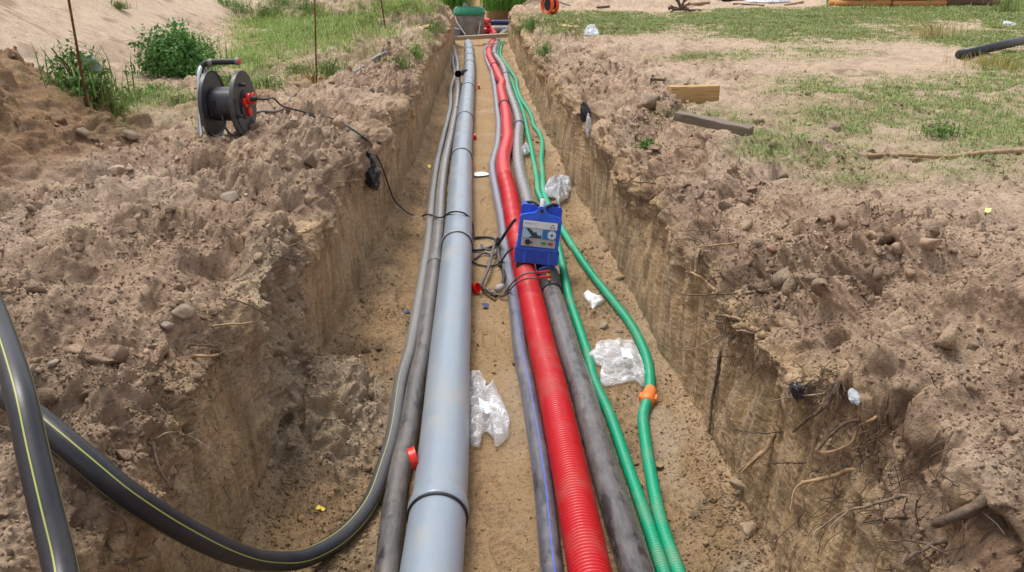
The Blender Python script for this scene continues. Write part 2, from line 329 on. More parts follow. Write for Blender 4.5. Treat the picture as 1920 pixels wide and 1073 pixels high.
# soften the berm profile across
for _ in range(14):
    Zs = Z.copy(); Zs[:, 1:-1] = (Z[:, :-2]+2*Z[:, 1:-1]+Z[:, 2:])/4; msk = (WLv < .5); Z = np.where(msk, Zs, Z)
def bigshape(x, y):
    h = np.zeros_like(x)
    xf = -3.35-(np.clip(y, 0, 60)-7)*.105
    d = xf-x; h += np.where(d > 0, np.minimum(3.6, .62*(np.sqrt(d*d+.09)-.3)), 0)*sm(-40, -20, -np.abs(y))      # sand hill
    r = np.hypot((x+3.75), (y-4.75)*.95); h = np.maximum(h, 1.15*np.clip(1-r/1.72, 0, 1)**1.1)                         # dark spoil heap
    def mound(cx, cy, rr, hh, ax=1.0):
        r = np.hypot((x-cx)*ax, y-cy); return hh*np.clip(1-(r/rr)**2, 0, 1)**1.4
    h += mound(3.3, 21.5, 2.0, .55, .6)+mound(-2.9, 17.5, 1.9, .75, .8)+mound(-1.35, 14.2, .9, .32)+mound(-1.3, 9.2, 1.2, .15, 1.4)+mound(-.95, 17.6, .5, .15)
    h += mound(2.15, 9.9, .75, .12, .7)+mound(2.6, 6.0, .7, .07, .8)+mound(1.9, 1.9, .5, .1)
    # slumped sand at the foot of the walls
    h += .22*np.exp(-(((x+.70)/.19)**2+((y-3.05)/.36)**2))+.10*np.exp(-(((x+.62)/.14)**2+((y-4.6)/.5)**2))+.06*np.exp(-(((x-.84)/.09)**2+((y-2.2)/.6)**2))+.06*np.exp(-(((x+.60)/.12)**2+((y-7)/1.2)**2))
    return h
Z = Z+bigshape(X, Y)
# near right: a dry crust overhangs the slope above the cut
xl = 1.005+.035*np.sin(Y*9)+.02*np.sin(Y*31+1)+.10*np.clip(1.6-Y, 0, 1)
lg = sm(-.010, .010, X-xl)*sm(2.15, 1.85, Y)*(X > .6); Z = Z+np.where(X > .6, 1, 0)*lg*np.clip(.94+.12*(X-1.0)-Z, 0, .11)
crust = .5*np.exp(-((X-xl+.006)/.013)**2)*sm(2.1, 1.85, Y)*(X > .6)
P0 = np.stack([X, Y, Z], -1).reshape(-1, 3).astype(np.float32)
def normals(Pg):
    du = np.gradient(Pg, axis=1); dv = np.gradient(Pg, axis=0); n = np.cross(du, dv); n /= np.linalg.norm(n, axis=2)[..., None]+1e-9; return n
N0 = normals(P0.reshape(NR, NC, 3)).reshape(-1, 3)
bk, wl, fl = BKv.ravel(), WLv.ravel(), FLv.ravel()
dist = np.hypot(P0[:, 0], P0[:, 1]); near = (dist < 60)
# rough spoil: strong on banks and heap, weak on the field
hillm = sm(.02, .35, bigshape(P0[:, 0], P0[:, 1]))*sm(-3.1, -3.6, P0[:, 0])
heapm = sm(1.8, 1.45, np.hypot(P0[:, 0]+3.75, (P0[:, 1]-4.75)*.95))
bk = np.maximum(bk*(1-.6*hillm), heapm*.9)
# big warp so nothing is straight
warp = perlin(P0, 1.1, 3.3)
d = .045*perlin(P0, 2.3)*(bk+.3*wl)+.03*perlin(P0, 5.2, 7.7)*(bk+.35*wl)
patch = sm(-.25, .45, perlin(P0, 1.7, 31.0))            # some stretches cloddy, some smooth
WPD = np.stack([perlin(P0, 8.0, 150), perlin(P0, 8.0, 160), perlin(P0, 8.0, 170)], -1)
PW = P0+.05*WPD
w1, r1 = worley(PW, 7.5); w2, r2 = worley(PW, 19.0, 5.0); w3, r3 = worley(P0+.012*WPD[:, ::-1], 52.0, 9.0)
def facet(w, r, t): return np.minimum(np.clip(.66-w, 0, 1), .28+.25*r)*(r > t)
cl = .16*np.minimum(facet(w1, r1, .6), .36)*(.2+.8*r1) + .075*np.minimum(facet(w2, r2, .5), .32)*(.4+r2) + .017*facet(w3, r3, .25)*(.4+r3)
d += (cl*(.22+1.0*patch**1.5)-.006)*bk
rid = 1-np.abs(perlin(P0, 13.0, 2.2)); rid2 = 1-np.abs(perlin(PW, 29.0, 12.2)); big = perlin(PW, 4.2, 19.0); rid0 = 1-np.abs(perlin(PW, 6.0, 17.2)); hole = np.clip(perlin(PW, (7, 7, 9), 27.0)-.30, 0, 1)*sm(.9, .1, np.minimum(np.abs(P0[:, 0]+.92), np.abs(P0[:, 0]-1.0))*3); d -= .17*hole*bk
d += (.09*np.clip(big, -.5, .15)+.05*(rid0-.75)+.024*(rid-.75)*(.4+.6*patch)+.009*(rid2-.7)+.008*perlin(P0, 40.0, 4.1))*bk
d *= 1+.3*np.clip(bk, 0, 1)
fine = perlin(P0, 75.0, 8.1)+.6*perlin(P0, 140.0, 9.1); d += .0055*fine*bk
# cut walls: tall smeared bucket marks
st = perlin(P0, (6, 11.0, 1.3), 12.0); st2 = perlin(P0, (9, 34.0, 3.0), 15.0)
d += wl*(.024*st+.006*st2+.009*(np.abs(perlin(P0, (9, 24, 2.2), 16.0))-.3)+.004*fine)
gou = np.clip(perlin(P0, (4, 7.0, 3.2), 41.0)-.18, 0, 1); d -= wl*.05*gou
# floor
ft = perlin(P0, 7.0, 21.0); ft2 = perlin(P0, 28.0, 23.0)
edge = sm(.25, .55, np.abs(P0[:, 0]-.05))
def hose_gap(pl, z=.03):
    q = sorted([(P(a, b, z).y, P(a, b, z).x) for a, b in pl]); return np.abs(P0[:, 0]-np.interp(P0[:, 1], [a for a, _ in q], [b for _, b in q]))
hg = np.minimum(hose_gap([(1272, 1073), (1240, 981), (1219, 881), (1208, 810), (1206, 780), (1218, 735), (1218, 700), (1209.5, 662), (1184.6, 611.6), (1146.6, 561), (1107, 511), (1072.8, 460.7), (1056, 434), (1024, 375), (1018, 335), (1017, 270), (998, 222), (970.5, 167), (939, 105)]),
                hose_gap([(570, 1049), (640, 1008), (690, 950), (717, 881), (736.5, 814), (752, 713), (777, 612), (793.5, 511), (806.5, 410), (820, 302), (844, 201), (849, 119)]))
for pl_, rr0 in (([(809, 1073), (829.5, 880), (841, 700), (851, 560), (858, 450), (866, 290), (874, 200), (880, 105)], .088), ([(1101, 1048), (1068, 881), (1032, 713), (996, 561), (972, 455), (954, 360), (943.5, 298)], .062), ([(1186, 1048), (1134, 881), (1086, 713), (1038, 561), (1014, 470)], .050), ([(725.6, 1073), (750, 881), (781, 713), (806, 561), (824, 410)], .036)):
    gp_ = hose_gap(pl_, rr0); d += fl*(.022*np.exp(-((gp_-rr0-.006)/.022)**2)*np.clip(.35+1.3*perlin(P0, (5, 6, 5), 68)+.5*ft2, 0, 1.3))*(P0[:, 1] < 9)
hose = .12+.88*sm(.02, .10, hg)
rubb = np.clip(sm(0.0, .4, perlin(P0, 3.0, 61))+1.2*np.exp(-(((P0[:, 0]+.66)/.28)**2+((P0[:, 1]-3.0)/.6)**2)), 0, 1)*edge
crk = np.clip(.10-np.abs(perlin(PW, (9, 14, 9), 64)), 0, 1)*sm(.0, .35, perlin(P0, 2.6, 65))
d += fl*(.006*perlin(P0, 2.0, 50)+.010*ft*(.35+1.3*edge)+.0055*ft2*(.5+1.4*edge)+.0022*fine*(.5+edge)+.8*rubb*(.7*cl+.022*(rid-.7)+.010*(rid2-.7))-.07*crk)*hose
for fx, fy_, fa in ((.02, 2.45, 8), (-.02, 3.1, -6), (.05, 3.8, 12), (.02, 4.4, 170), (.06, 5.6, 5), (.04, 6.5, -8), (-.52, 2.55, 25), (-.5, 3.75, -12), (-.46, 4.3, 15), (-.5, 5.2, 8), (-.42, 6.1, -5), (.66, 2.35, 12), (.62, 2.9, -10), (.58, 4.2, 20), (.6, 5.4, -6), (.1, 2.1, 30)):
    ca_, sa_ = math.cos(R(fa)), math.sin(R(fa)); ux = (P0[:, 0]-fx)*ca_+(P0[:, 1]-fy_)*sa_; uy = -(P0[:, 0]-fx)*sa_+(P0[:, 1]-fy_)*ca_
    wd_ = .046+.008*np.cos(uy*22); ins = sm(1.25, .85, np.sqrt((ux/wd_)**4+(uy/.145)**4)**.5); rim = np.exp(-((np.sqrt((ux/wd_)**4+(uy/.145)**4)**.5-1.25)/.2)**2)
    d += fl*(-.016*ins*(1-.35*(np.sin(uy*230) > .2))+.005*rim*(.6+ft2))
# open field
fld = np.clip(1-bk-wl-fl, 0, 1)*near
d += fld*(.022*perlin(P0, 1.6, 70)+.012*ft*sm(-.1, .5, perlin(P0, .8, 90))+.006*ft2+.002*fine)
# far things get no fine displacement (the grid is too coarse there)
d *= np.where(near, 1, 0)
hp_ = np.exp(-(((P0[:, 0]+.70)/.24)**4+((P0[:, 1]-2.98)/.40)**4))
d += hp_*(.07*(rid0-.72)+.05*(rid-.7)+.10*facet(w1, r1, .3)*(.3+r1)+.03*facet(w2, r2, .2)+.012*(rid2-.7)+.004*fine)
P1 = P0+N0*d[:, None]
wv = (.035*warp+.03*perlin(P0, (1, 2.6, .6), 77))*(wl+bk*.5)*np.where(P0[:, 0] < 0, 1, 1)*near
P1[:, 0] += wv
# crumbling lip: the topsoil edge juts out over the cut here and there
lipm = wl*sm(.45, .72, P0[:, 2])*sm(1.0, .8, P0[:, 2]); P1[:, 0] += -np.sign(P0[:, 0])*lipm*(.03+.05*perlin(P0, (2, 5, 4), 88))*near
G1 = P1.reshape(NR, NC, 3); N1 = normals(G1).reshape(-1, 3)
# ---- grass cover (photo regions laid on the level ground)
def ell(px, py, cx, cy, rx, ry): return np.clip(1.25-np.hypot((px-cx)/rx, (py-cy)/ry), 0, 1)
GR = [(1450, 275, 100, 30, 1.3), (1620, 335, 130, 16, .8), (1245, 210, 45, 14, .6), (1380, 225, 80, 22, .8), (1110, 45, 168.0, 22.5, 1.89), (1000, 42, 67.2, 17.5, 1.3), (1440, 38, 212.8, 21.25, 1.59), (1720, 24, 212.8, 17.5, 1.89), (1520, 62, 257.6, 22.5, 1.01), (1900, 30, 67.2, 32.5, 1.74), (1330, 108, 123.2, 11.25, 0.87), (1480, 100, 179.2, 17.5, 0.51), (1850, 75, 123.2, 20.0, 1.3), (1780, 190, 212.8, 52.5, 1.16), (1560, 165, 168.0, 32.5, 0.87), (1640, 225, 246.4, 50.0, 0.87), (1440, 262, 67.2, 32.5, 1.3), (1330, 215, 67.2, 27.5, 0.72), (1560, 290, 145.6, 32.5, 1.01), (1730, 300, 246.4, 50.0, 0.65), (1860, 230, 156.8, 75.0, 0.87), (1890, 125, 67.2, 37.5, 1.3), (600, 45, 168.0, 35.0, 1.4), (690, 50, 78.4, 30.0, 1.1), (520, 75, 89.6, 50.0, 0.9), (470, 115, 67.2, 62.5, 0.8), (640, 92, 89.6, 27.5, 0.6), (560, 130, 67.2, 37.5, 0.5), (300, 190, 123.2, 40.0, 0.5), (150, 165, 67.2, 37.5, 0.6), (240, 200, 78.4, 45.0, 0.5), (740, 12, 100.8, 20.0, 1.2), (800, 85, 44.8, 37.5, 0.5), (1010, 110, 24.64, 62.5, 0.51), (390, 190, 44.8, 75.0, 0.4), (1650, 40, 260, 10, 0.8), (1350, 55, 90, 10, 0.7), (1700, 260, 120, 20, 0.6), (1900, 180, 60, 30, 0.8)]
def grassmask(pts):
    px, py = proj(pts); ok = (pts[:, 1] > .5)
    m = np.zeros(len(pts))
    for cx, cy, rx, ry, s in GR: m = np.maximum(m, s*ell(px, py, cx, cy, rx, ry))
    return np.where(ok, m, 0)
gm = grassmask(P1)
gn = perlin(P1, (1.6, 1.2, 1), 101); gn2 = perlin(P1, 6.0, 102)
far_ = sm(24, 28, P1[:, 1])*.7
gm = np.maximum(gm, far_)
gn4 = perlin(P1, 15.0, 103); gcov = np.clip(gm*(.95+.9*gn+1.1*gn2+.8*gn4), 0, 1)*(1-np.clip(wl+fl, 0, 1))
# ---- soil tones (colour of the soil itself: dry sand, damp sand, loam)
def c3(*a): return np.array(a, np.float32)
SAND, DRY, LOAM, DAMP, HEAP, ORG, WALL, GREEN = c3(.56, .435, .32), c3(.50, .375, .275), c3(.46, .325, .225), c3(.37, .245, .13), c3(.30, .18, .098), c3(.17, .115, .08), c3(.50, .345, .19), c3(.21, .25, .08)
def mixc(a, b, t): return a*(1-t[:, None])+b*t[:, None]
T = np.tile(DRY, (len(P1), 1)); n05 = perlin(P1, 1.3, 111); n3 = perlin(P1, 9.0, 112)
T = mixc(T, np.tile(SAND, (len(P1), 1)), sm(-.3, .5, n05)*fld)
T = mixc(T, np.tile(LOAM, (len(P1), 1)), np.clip(bk, 0, 1)*sm(-.6, .3, n05+.4*n3+.35*(r1-.5)))
T = mixc(T, np.tile(SAND, (len(P1), 1)), hillm*.85)
T = mixc(T, np.tile(HEAP, (len(P1), 1)), heapm*.9)
T = mixc(T, np.tile(WALL, (len(P1), 1)), np.clip(wl, 0, 1))
T = mixc(T, np.tile(c3(.40, .30, .19), (len(P1), 1)), np.clip(wl, 0, 1)*sm(.05, .6, perlin(P0, (3, 9, 1.4), 131))*.6)
stc = perlin(P0, (6, 22, 1.1), 136)+.5*perlin(P0, (9, 50, 3), 137)
T = mixc(T, np.tile(c3(.20, .13, .075), (len(P1), 1)), np.clip(wl, 0, 1)*sm(.25, .7, stc)*.45)
T = mixc(T, np.tile(c3(.52, .40, .27), (len(P1), 1)), np.clip(wl, 0, 1)*sm(.15, .6, -stc)*.65)
T = mixc(T, np.tile(DAMP, (len(P1), 1)), np.clip(fl, 0, 1))
T = mixc(T, np.tile(c3(.42, .32, .22), (len(P1), 1)), fl*sm(.0, .5, perlin(P1, 1.8, 133))*.55)
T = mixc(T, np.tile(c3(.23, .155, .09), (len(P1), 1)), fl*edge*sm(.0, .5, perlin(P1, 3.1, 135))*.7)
orgb = sm(.60, .74, P0[:, 2])*sm(1.0, .80, P0[:, 2])*sm(.10, .7, wl+.3*bk)*sm(-.25, .35, perlin(P0, (2, 3.0, 6), 141))
T = mixc(T, np.tile(ORG*1.5, (len(P1), 1)), np.clip(orgb, 0, 1)*.75)
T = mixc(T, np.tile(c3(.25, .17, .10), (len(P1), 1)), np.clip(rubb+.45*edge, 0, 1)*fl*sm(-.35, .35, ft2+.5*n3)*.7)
T = mixc(T, np.tile(c3(.44, .34, .235), (len(P1), 1)), np.clip(hp_*1.4, 0, 1)*sm(-.5, .1, n3+.5)*.8)
T = mixc(T, np.tile(c3(.47, .37, .26), (len(P1), 1)), fl*np.exp(-(((P0[:, 0]-.86+.03*P0[:, 1])/.09)**2))*sm(6, 3, P0[:, 1])*sm(-.2, .3, perlin(P0, 3.3, 66))*.7)
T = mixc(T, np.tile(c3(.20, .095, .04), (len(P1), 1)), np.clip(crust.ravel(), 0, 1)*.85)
T = mixc(T, np.tile(c3(.22, .15, .10), (len(P1), 1)), hillm*sm(.25, .5, perlin(P1, (3, 2, 3), 68))*.6)
T = mixc(T, np.tile(c3(.28, .19, .13), (len(P1), 1)), sm(.10, .45, perlin(PW, 14.0, 171)+.4*n3)*.6*np.clip(bk+.3*fld, 0, 1))
T = mixc(T, np.tile(c3(.21, .14, .095), (len(P1), 1)), fld*sm(.15, .5, perlin(P1, (1.2, 2.0, 1), 172))*sm(-.2, .3, n3)*.75)
T = mixc(T, np.tile(c3(.24, .17, .12), (len(P1), 1)), sm(.2, .7, n3)*.35*np.clip(bk+fld*.6, 0, 1))
T = mixc(T, np.tile(GREEN, (len(P1), 1)), gcov*.62)
T *= (1+.10*gn2+.16*(r3-.5)*bk+.10*(r2-.5)*(bk+rubb))[:, None]
T = np.clip(T, .02, .8)
idx = np.arange(NR*NC).reshape(NR, NC)
Q = np.stack([idx[:-1, :-1], idx[:-1, 1:], idx[1:, 1:], idx[1:, :-1]], -1).reshape(-1, 4)
SOIL = attr_mat('soil')
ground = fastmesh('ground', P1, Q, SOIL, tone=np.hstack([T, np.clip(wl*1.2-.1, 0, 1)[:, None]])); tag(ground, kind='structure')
# coarse copy for ray casts only
sr = np.unique(np.concatenate([np.arange(0, NR, 3), [NR-1]])); sc_ = np.unique(np.concatenate([np.arange(0, NC, 3), [NC-1]]))
gs = G1[np.ix_(sr, sc_)]; a, b = len(sr), len(sc_); ii = np.arange(a*b).reshape(a, b)
BV = BVHTree.FromPolygons([tuple(v) for v in gs.reshape(-1, 3).tolist()], np.stack([ii[:-1, :-1], ii[:-1, 1:], ii[1:, 1:], ii[1:, :-1]], -1).reshape(-1, 4).tolist())
O = Vector((0, 0, CAMZ))
def G(px, py):
    h = BV.ray_cast(O, ray(px, py)); return (h[0], h[1], h[3]) if h[0] is not None else (P(px, py, .85), Vector((0, 0, 1)), 20)
def drop(x, y):
    h = BV.ray_cast(Vector((x, y, 8)), Vector((0, 0, -1))); return h[0].z if h[0] is not None else .85
# ------------------------------------------------------------------ loose clods and crumbs on the soil
def ico(sub):
    bm = bmesh.new(); bmesh.ops.create_icosphere(bm, subdivisions=sub, radius=1); bm.verts.index_update()
    V = np.array([v.co[:] for v in bm.verts]); Fq = np.array([[v.index for v in f.verts] for f in bm.faces]); bm.free(); return V, Fq
def clods(name, n, sizes, sub, weight, seed, label):
    rg = np.random.default_rng(seed); V0, F0 = ico(sub)
    cum = np.cumsum(weight); k = np.searchsorted(cum, rg.random(n)*cum[-1])
    var = []
    for i in range(14):
        q = V0*(1+.0); s = rg.normal(size=3)*9
        q = q*(1+.33*perlin(q.astype(np.float32), 1.1, s.astype(np.float32)))[:, None]+.0
        q = q*rg.uniform(.6, 1.15, 3)
        for _ in range(9):
            nn_ = rg.normal(size=3); nn_ /= np.linalg.norm(nn_); dd = q@nn_; lim = rg.uniform(.22, .6); q = q-np.maximum(dd-lim, 0)[:, None]*nn_
        q *= 1.5; q += rg.normal(size=q.shape)*.03
        var.append(q)
    var = np.array(var)
    c = P1[k]; sz = sizes(rg, n); vi = rg.integers(0, 14, n)
    ang = rg.random(n)*6.283; ca, sa = np.cos(ang), np.sin(ang)
    v = var[vi]*sz[:, None, None]
    x = v[..., 0]*ca[:, None]-v[..., 1]*sa[:, None]; y = v[..., 0]*sa[:, None]+v[..., 1]*ca[:, None]
    tl = rg.normal(size=n)*.6; z = v[..., 2]*np.cos(tl)[:, None]-y*np.sin(tl)[:, None]; y = y*np.cos(tl)[:, None]+v[..., 2]*np.sin(tl)[:, None]
    W = np.stack([x, y, z], -1)+(c+N1[k]*(sz*.25)[:, None])[:, None]
    tn = (T[k]*rg.uniform(.75, 1.25, (n, 1)))[:, None]*np.ones((1, len(V0), 1))
    Fa = (F0[None]+(np.arange(n)*len(V0))[:, None, None]).reshape(-1, 3)
    o = fastmesh(name, W.reshape(-1, 3), Fa, SOIL, smooth=False, tone=np.clip(tn.reshape(-1, 3), .02, .8)); tag(o, label, 'soil', kind='stuff'); return o
dv = np.hypot(P1[:, 0], P1[:, 1]); area = np.ones(len(P1)); vis = (P1[:, 1] > .7) & (P1[:, 1] < 16) & (np.abs(P1[:, 0]) < 5)
px_, py_ = proj(P1); vis &= (px_ > -80) & (px_ < 2000) & (py_ > -20) & (py_ < 1180)
flat = np.clip(N1[:, 2], 0, 1)**2
wgt = vis*flat*(bk*(.25+patch)+fl*(edge*.5*(.06+rubb**2)+.02+1.1*np.exp(-np.clip(np.minimum(np.abs(P0[:, 0]-np.interp(P0[:, 1], K[:, 0], K[:, 1])), np.abs(P0[:, 0]-np.interp(P0[:, 1], K[:, 0], K[:, 7]))), 0, 1)/.09))+hp_*.6+fld*.12*sm(0, .4, n05))
clods('soil_clods', 1900, lambda g, n: np.clip(g.lognormal(-4.6, .45, n), .005, .032), 2, wgt*(dv < 9)*sm(.0, .4, patch), 1, 'brown clods of dug soil lying all over the spoil banks')
clods('broken_clods', 650, lambda g, n: np.clip(g.lognormal(-3.85, .38, n), .012, .05), 2, vis*flat*(bk*(.1+patch)+.4*hp_)*(dv < 10), 5, 'larger broken lumps of topsoil half sunk in the spoil banks')
clods('soil_crumbs', 85000, lambda g, n: np.clip(g.lognormal(-5.75, .45, n), .0013, .012), 1, wgt*np.clip(4/dv, 0, 2), 2, 'small crumbs of loose soil strewn over banks and trench floor')
#@@OBJECTS
# ================================================================== OBJECTS
TAN = (.36, .27, .18)
PVC = pipe_mat('grey_pvc', (.235, .28, .335), rough=.32, dust=.85, dustcol=(.34, .30, .25), dscale=4, scuff=.18, scol=(.36, .38, .40), bump=.05)
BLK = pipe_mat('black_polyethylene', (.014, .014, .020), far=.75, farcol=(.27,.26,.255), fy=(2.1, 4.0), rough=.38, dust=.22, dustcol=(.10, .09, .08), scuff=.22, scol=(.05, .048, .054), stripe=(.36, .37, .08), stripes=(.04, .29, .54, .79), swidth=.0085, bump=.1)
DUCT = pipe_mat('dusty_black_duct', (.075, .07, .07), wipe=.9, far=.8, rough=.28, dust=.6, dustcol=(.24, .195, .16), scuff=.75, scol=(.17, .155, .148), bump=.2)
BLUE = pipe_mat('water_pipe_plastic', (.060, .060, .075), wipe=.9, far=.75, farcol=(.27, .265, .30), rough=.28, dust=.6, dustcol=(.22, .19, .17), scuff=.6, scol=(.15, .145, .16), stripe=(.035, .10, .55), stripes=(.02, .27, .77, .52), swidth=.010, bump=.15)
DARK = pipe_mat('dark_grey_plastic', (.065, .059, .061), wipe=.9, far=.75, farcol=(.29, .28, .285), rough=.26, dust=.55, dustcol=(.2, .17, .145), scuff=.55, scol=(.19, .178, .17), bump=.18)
RED = pipe_mat('red_plastic', (.54, .012, .020), rough=.34, dust=.42, dustcol=(.40, .17, .12), scuff=.2, scol=(.62, .09, .07), bump=.05)
GRN = pipe_mat('green_plastic', (.005, .33, .175), rough=.4, dust=.6, dustcol=(.25, .29, .19), scuff=.2, scol=(.08, .36, .22), bump=.05)
RUB = mat('black_rubber', (.018, .018, .02), .55); CAB = mat('cable_sheath', (.02, .02, .022), .5, dust=.5, dustcol=(.2, .17, .14), dscale=25)
GCAB = mat('dusty_cable_sheath', (.10, .095, .09), .6, dust=.7, dustcol=(.28, .24, .2), dscale=25)
CAPR = mat('glossy_red', (.72, .02, .012), .35, var=.08); WHT = mat('white_plastic', (.75, .76, .78), .4, var=.05)
def uns(pl, z): return [P(a, b, z if len(q) < 1 else q[0]) for a, b, *q in pl]
def back(path, y=-1.2):      # carry a pipe on past the camera
    a, b = path[0], path[1]; d = (a-b); k = (a.y-y)/max(1e-3, -d.y); return [a+d*k]+path
def wob(path, amp=.004, s=3):
    return path
# --- grey drain pipe in socketed lengths
PD = [(809, 1073), (829.5, 880), (841, 700), (851, 560), (858, 450), (862, 380), (866, 290), (870.5, 240), (874, 200), (877.5, 165), (880, 140), (880.5, 120), (880, 105), (879, 90), (878, 82)]
pth = smooth_path(back(uns(PD, .1)), .05); pa = np.array([tuple(v) for v in pth])
drain = thing('drain_pipe', (pa[0][0], pa[0][1], 0), 'thick smooth light grey drain pipe of socketed lengths lying down the trench', 'pipe')
joints = [952, 451, 290, 219, 163, 119, 106, 94]
jy = [P(850, j, .14).y for j in joints]
ends = [-1.2]+jy+[pa[-1][1]]
def cutp(y0, y1, st=.05):
    ys = np.arange(y0, y1, st); ys = np.append(ys, y1)
    return np.stack([np.interp(ys, pa[:, 1], pa[:, 0]), ys, np.interp(ys, pa[:, 1], pa[:, 2])], 1)
base = Vector(drain.location)
for i, (a, b) in enumerate(zip(ends, ends[1:])):
    big_ = i in (1, 5)
    q = cutp(a, b+ (0.0 if i < len(ends)-2 else 0), .02)-np.array(base)
    s0 = q[:, 1]-q[0, 1]; L_ = s0[-1]
    # the socket is at the near end of every length (it swallows the length before)
    sk_ = .085 if i in (1,) else (.10 if i == 5 else .07)
    def rr(y, i=i, L_=L_, s0=None):
        return .1
    up = .006 if i in (1, 5) else .006
    r = np.full(len(q), .1)
    if i > 0: r = r+up*(1-sm(sk_*.82, sk_, s0))+.0035*np.exp(-((s0-.035)/.012)**2)+(.004*np.exp(-((s0-.006)/.005)**2))
    sec = tube('pipe_section', q, r, PVC, drain, 40)
    if i > 0:
        yv = q[0]
        ringp = [Vector(q[0])+(Vector(q[1])-Vector(q[0])).normalized()*t for t in (-.007, -.002, .003)]
        tube('rubber_seal', [Vector(v)-Vector((0, 0, 0)) for v in ringp], .1035+up*.6, RUB, sec, 40)
# --- two ducts on the left
P2 = [(725.6, 1073), (731, 1015), (739, 948), (750, 881), (765, 814), (781, 713), (793, 662), (799, 612), (806, 561), (813, 511), (819, 461), (824, 410), (827, 360), (834.6, 302), (845.5, 251.6), (855, 201), (858, 168), (858, 150), (857, 119), (853.5, 104), (850, 89.5), (846, 82)]
p2 = smooth_path(back(uns(P2, .0425)), .05)
d2 = tube('cable_duct', p2, .0425, DUCT, seg=24); tag(d2, 'straight dusty black duct running tight along the left side of the grey drain pipe', 'duct')
def at_y(path, y):
    for a, b in zip(path, path[1:]):
        if a.y <= y < b.y: return a.lerp(b, (y-a.y)/(b.y-a.y)), (b-a).normalized()
    return path[-1], Vector((0, 1, 0))
def collar(path, y, w, r, m, parent, name='coupler', lip=.004):
    c, t = at_y(path, y); pts = [c+t*(k*w) for k in (-.5, -.42, -.3, .3, .42, .5)]
    return tube(name, pts, np.array([r, r+lip, r+lip*.6, r+lip*.6, r+lip, r]), m, parent, 28)
collar(p2, P(820, 483, .08).y, .07, .046, DUCT, d2)
collar(p2, P(850, 201, .08).y, .05, .046, DARK, d2)
P1_ = [(-260, 640, 1.02), (-60, 700, .97), (20, 748, .93), (100, 812, .88), (168, 869, .82), (235, 924, .735), (335, 988, .58), (436, 1037, .36), (503, 1052, .19), (570, 1047, .085), (640, 1008, .036), (690, 950, .032), (717, 881, .032), (736.5, 814, .032), (752, 713, .032), (767, 662, .032), (777, 612, .032), (785.5, 561, .032), (793.5, 511, .032), (801.5, 461, .032), (806.5, 410, .032), (811, 360, .032), (820, 302, .032), (832, 251.6, .032), (844, 201, .032), (845, 168, .032), (852.5, 140, .032), (849, 119, .032), (848, 104, .032), (843, 89.5, .032), (841, 78, .032), (842, 66, .032), (849, 56, .032)]
p1 = smooth_path([P(a, b, z) for a, b, z in P1_], .03)
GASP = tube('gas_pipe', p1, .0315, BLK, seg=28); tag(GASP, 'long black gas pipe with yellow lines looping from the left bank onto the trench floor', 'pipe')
s2 = smooth_path([P(a, b, z) for a, b, z in [(-190, 250, 1.12), (-110, 380, 1.18), (-30, 545, 1.17), (0, 620, 1.14), (38, 740, 1.10), (62, 850, 1.03), (88, 960, .96), (112, 1060, .90), (128, 1180, .86), (140, 1320, .84)]], .03)
G2P = tube('gas_pipe', s2, .0285, BLK, seg=28); tag(G2P, 'black gas pipe with yellow lines crossing in front at the lower left corner', 'pipe')
# --- water pipe, red conduit, dark duct, two green conduits
P3 = [(1032.6, 1048), (1015, 881), (987, 713), (976, 662), (964, 561), (954, 511), (946, 460), (940, 410), (930, 360), (923, 316), (926, 298), (933, 270), (935, 232.5), (932, 204.6), (928, 167), (922.6, 139), (922.4, 134), (914.6, 119), (910.5, 104), (909.7, 92.4), (915.7, 83.5), (919, 76), (921, 62)]
p3 = smooth_path(back(uns(P3, .038)), .05)
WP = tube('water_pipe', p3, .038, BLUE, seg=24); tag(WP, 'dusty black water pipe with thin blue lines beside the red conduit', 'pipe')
PR = [(1101, 1048), (1068, 881), (1032, 713), (1019, 662), (996, 561), (984, 511), (972, 455), (962, 405), (954, 360), (945, 325), (943.5, 298), (948, 279), (952, 260.5), (951, 242), (949, 214), (944, 190), (939.5, 167), (942, 156), (937, 147), (931, 134), (924, 119), (917, 104), (918, 91), (923, 82), (926, 74), (928, 64), (922, 57), (911, 52)]
rb = back(uns(PR, .071)); ycut = 7.0
prn = smooth_path(rb, .0026)
nearp = [v for v in prn if v.y < ycut and v.y > 1.1]; pre = [v for v in prn if v.y <= 1.1][::12]; farp = [v for v in prn if v.y >= ycut][::18]
def ribbed(path, r, pitch, amp, m, parent, seg, name='corrugated_tube'):
    return tube(name, path, lambda s: r-amp*(.5-.5*np.cos(2*np.pi*s/pitch))**1.2, m, parent, seg)
red = thing('red_conduit', (nearp[0].x, nearp[0].y, 0), 'thick red corrugated conduit winding down the middle of the trench', 'conduit')
ro = Vector(red.location)
def rel(path, o): return [v-o for v in path]
body = ribbed(rel(nearp, ro), .071, .0158, .0078, RED, red, 44)
tube('corrugated_tube', rel(farp, ro), .069, RED, red, 28); tube('corrugated_tube', rel(pre+nearp[:1], ro), .069, RED, red, 28)
for yy, wd in ((349, .14), (190, .07), (119, .05), (89, .05)): 
    collar(rel(farp+[farp[-1]], ro) if 1 else 0, P(945, yy, .13).y-ro.y, wd, .0735, RUB, red, 'coupler', .006)
PK = [(1186, 1048), (1134, 881), (1086, 713), (1068, 662), (1038, 561), (1027, 520), (1014, 470), (1000, 420), (988, 375), (984, 360), (976, 330), (971.5, 298), (971.6, 260), (973.5, 231), (967, 204.6), (954, 167), (948, 139), (947, 134), (940, 119), (929, 104), (926.5, 97), (929, 89.5), (933, 74.5), (941, 63), (948, 56)]
pk = smooth_path(back(uns(PK, .057)), .05)
DK = tube('sewer_pipe', pk, .057, DARK, seg=32); tag(DK, 'scuffed dark grey pressure pipe on the right of the red conduit, dull sheen', 'pipe')
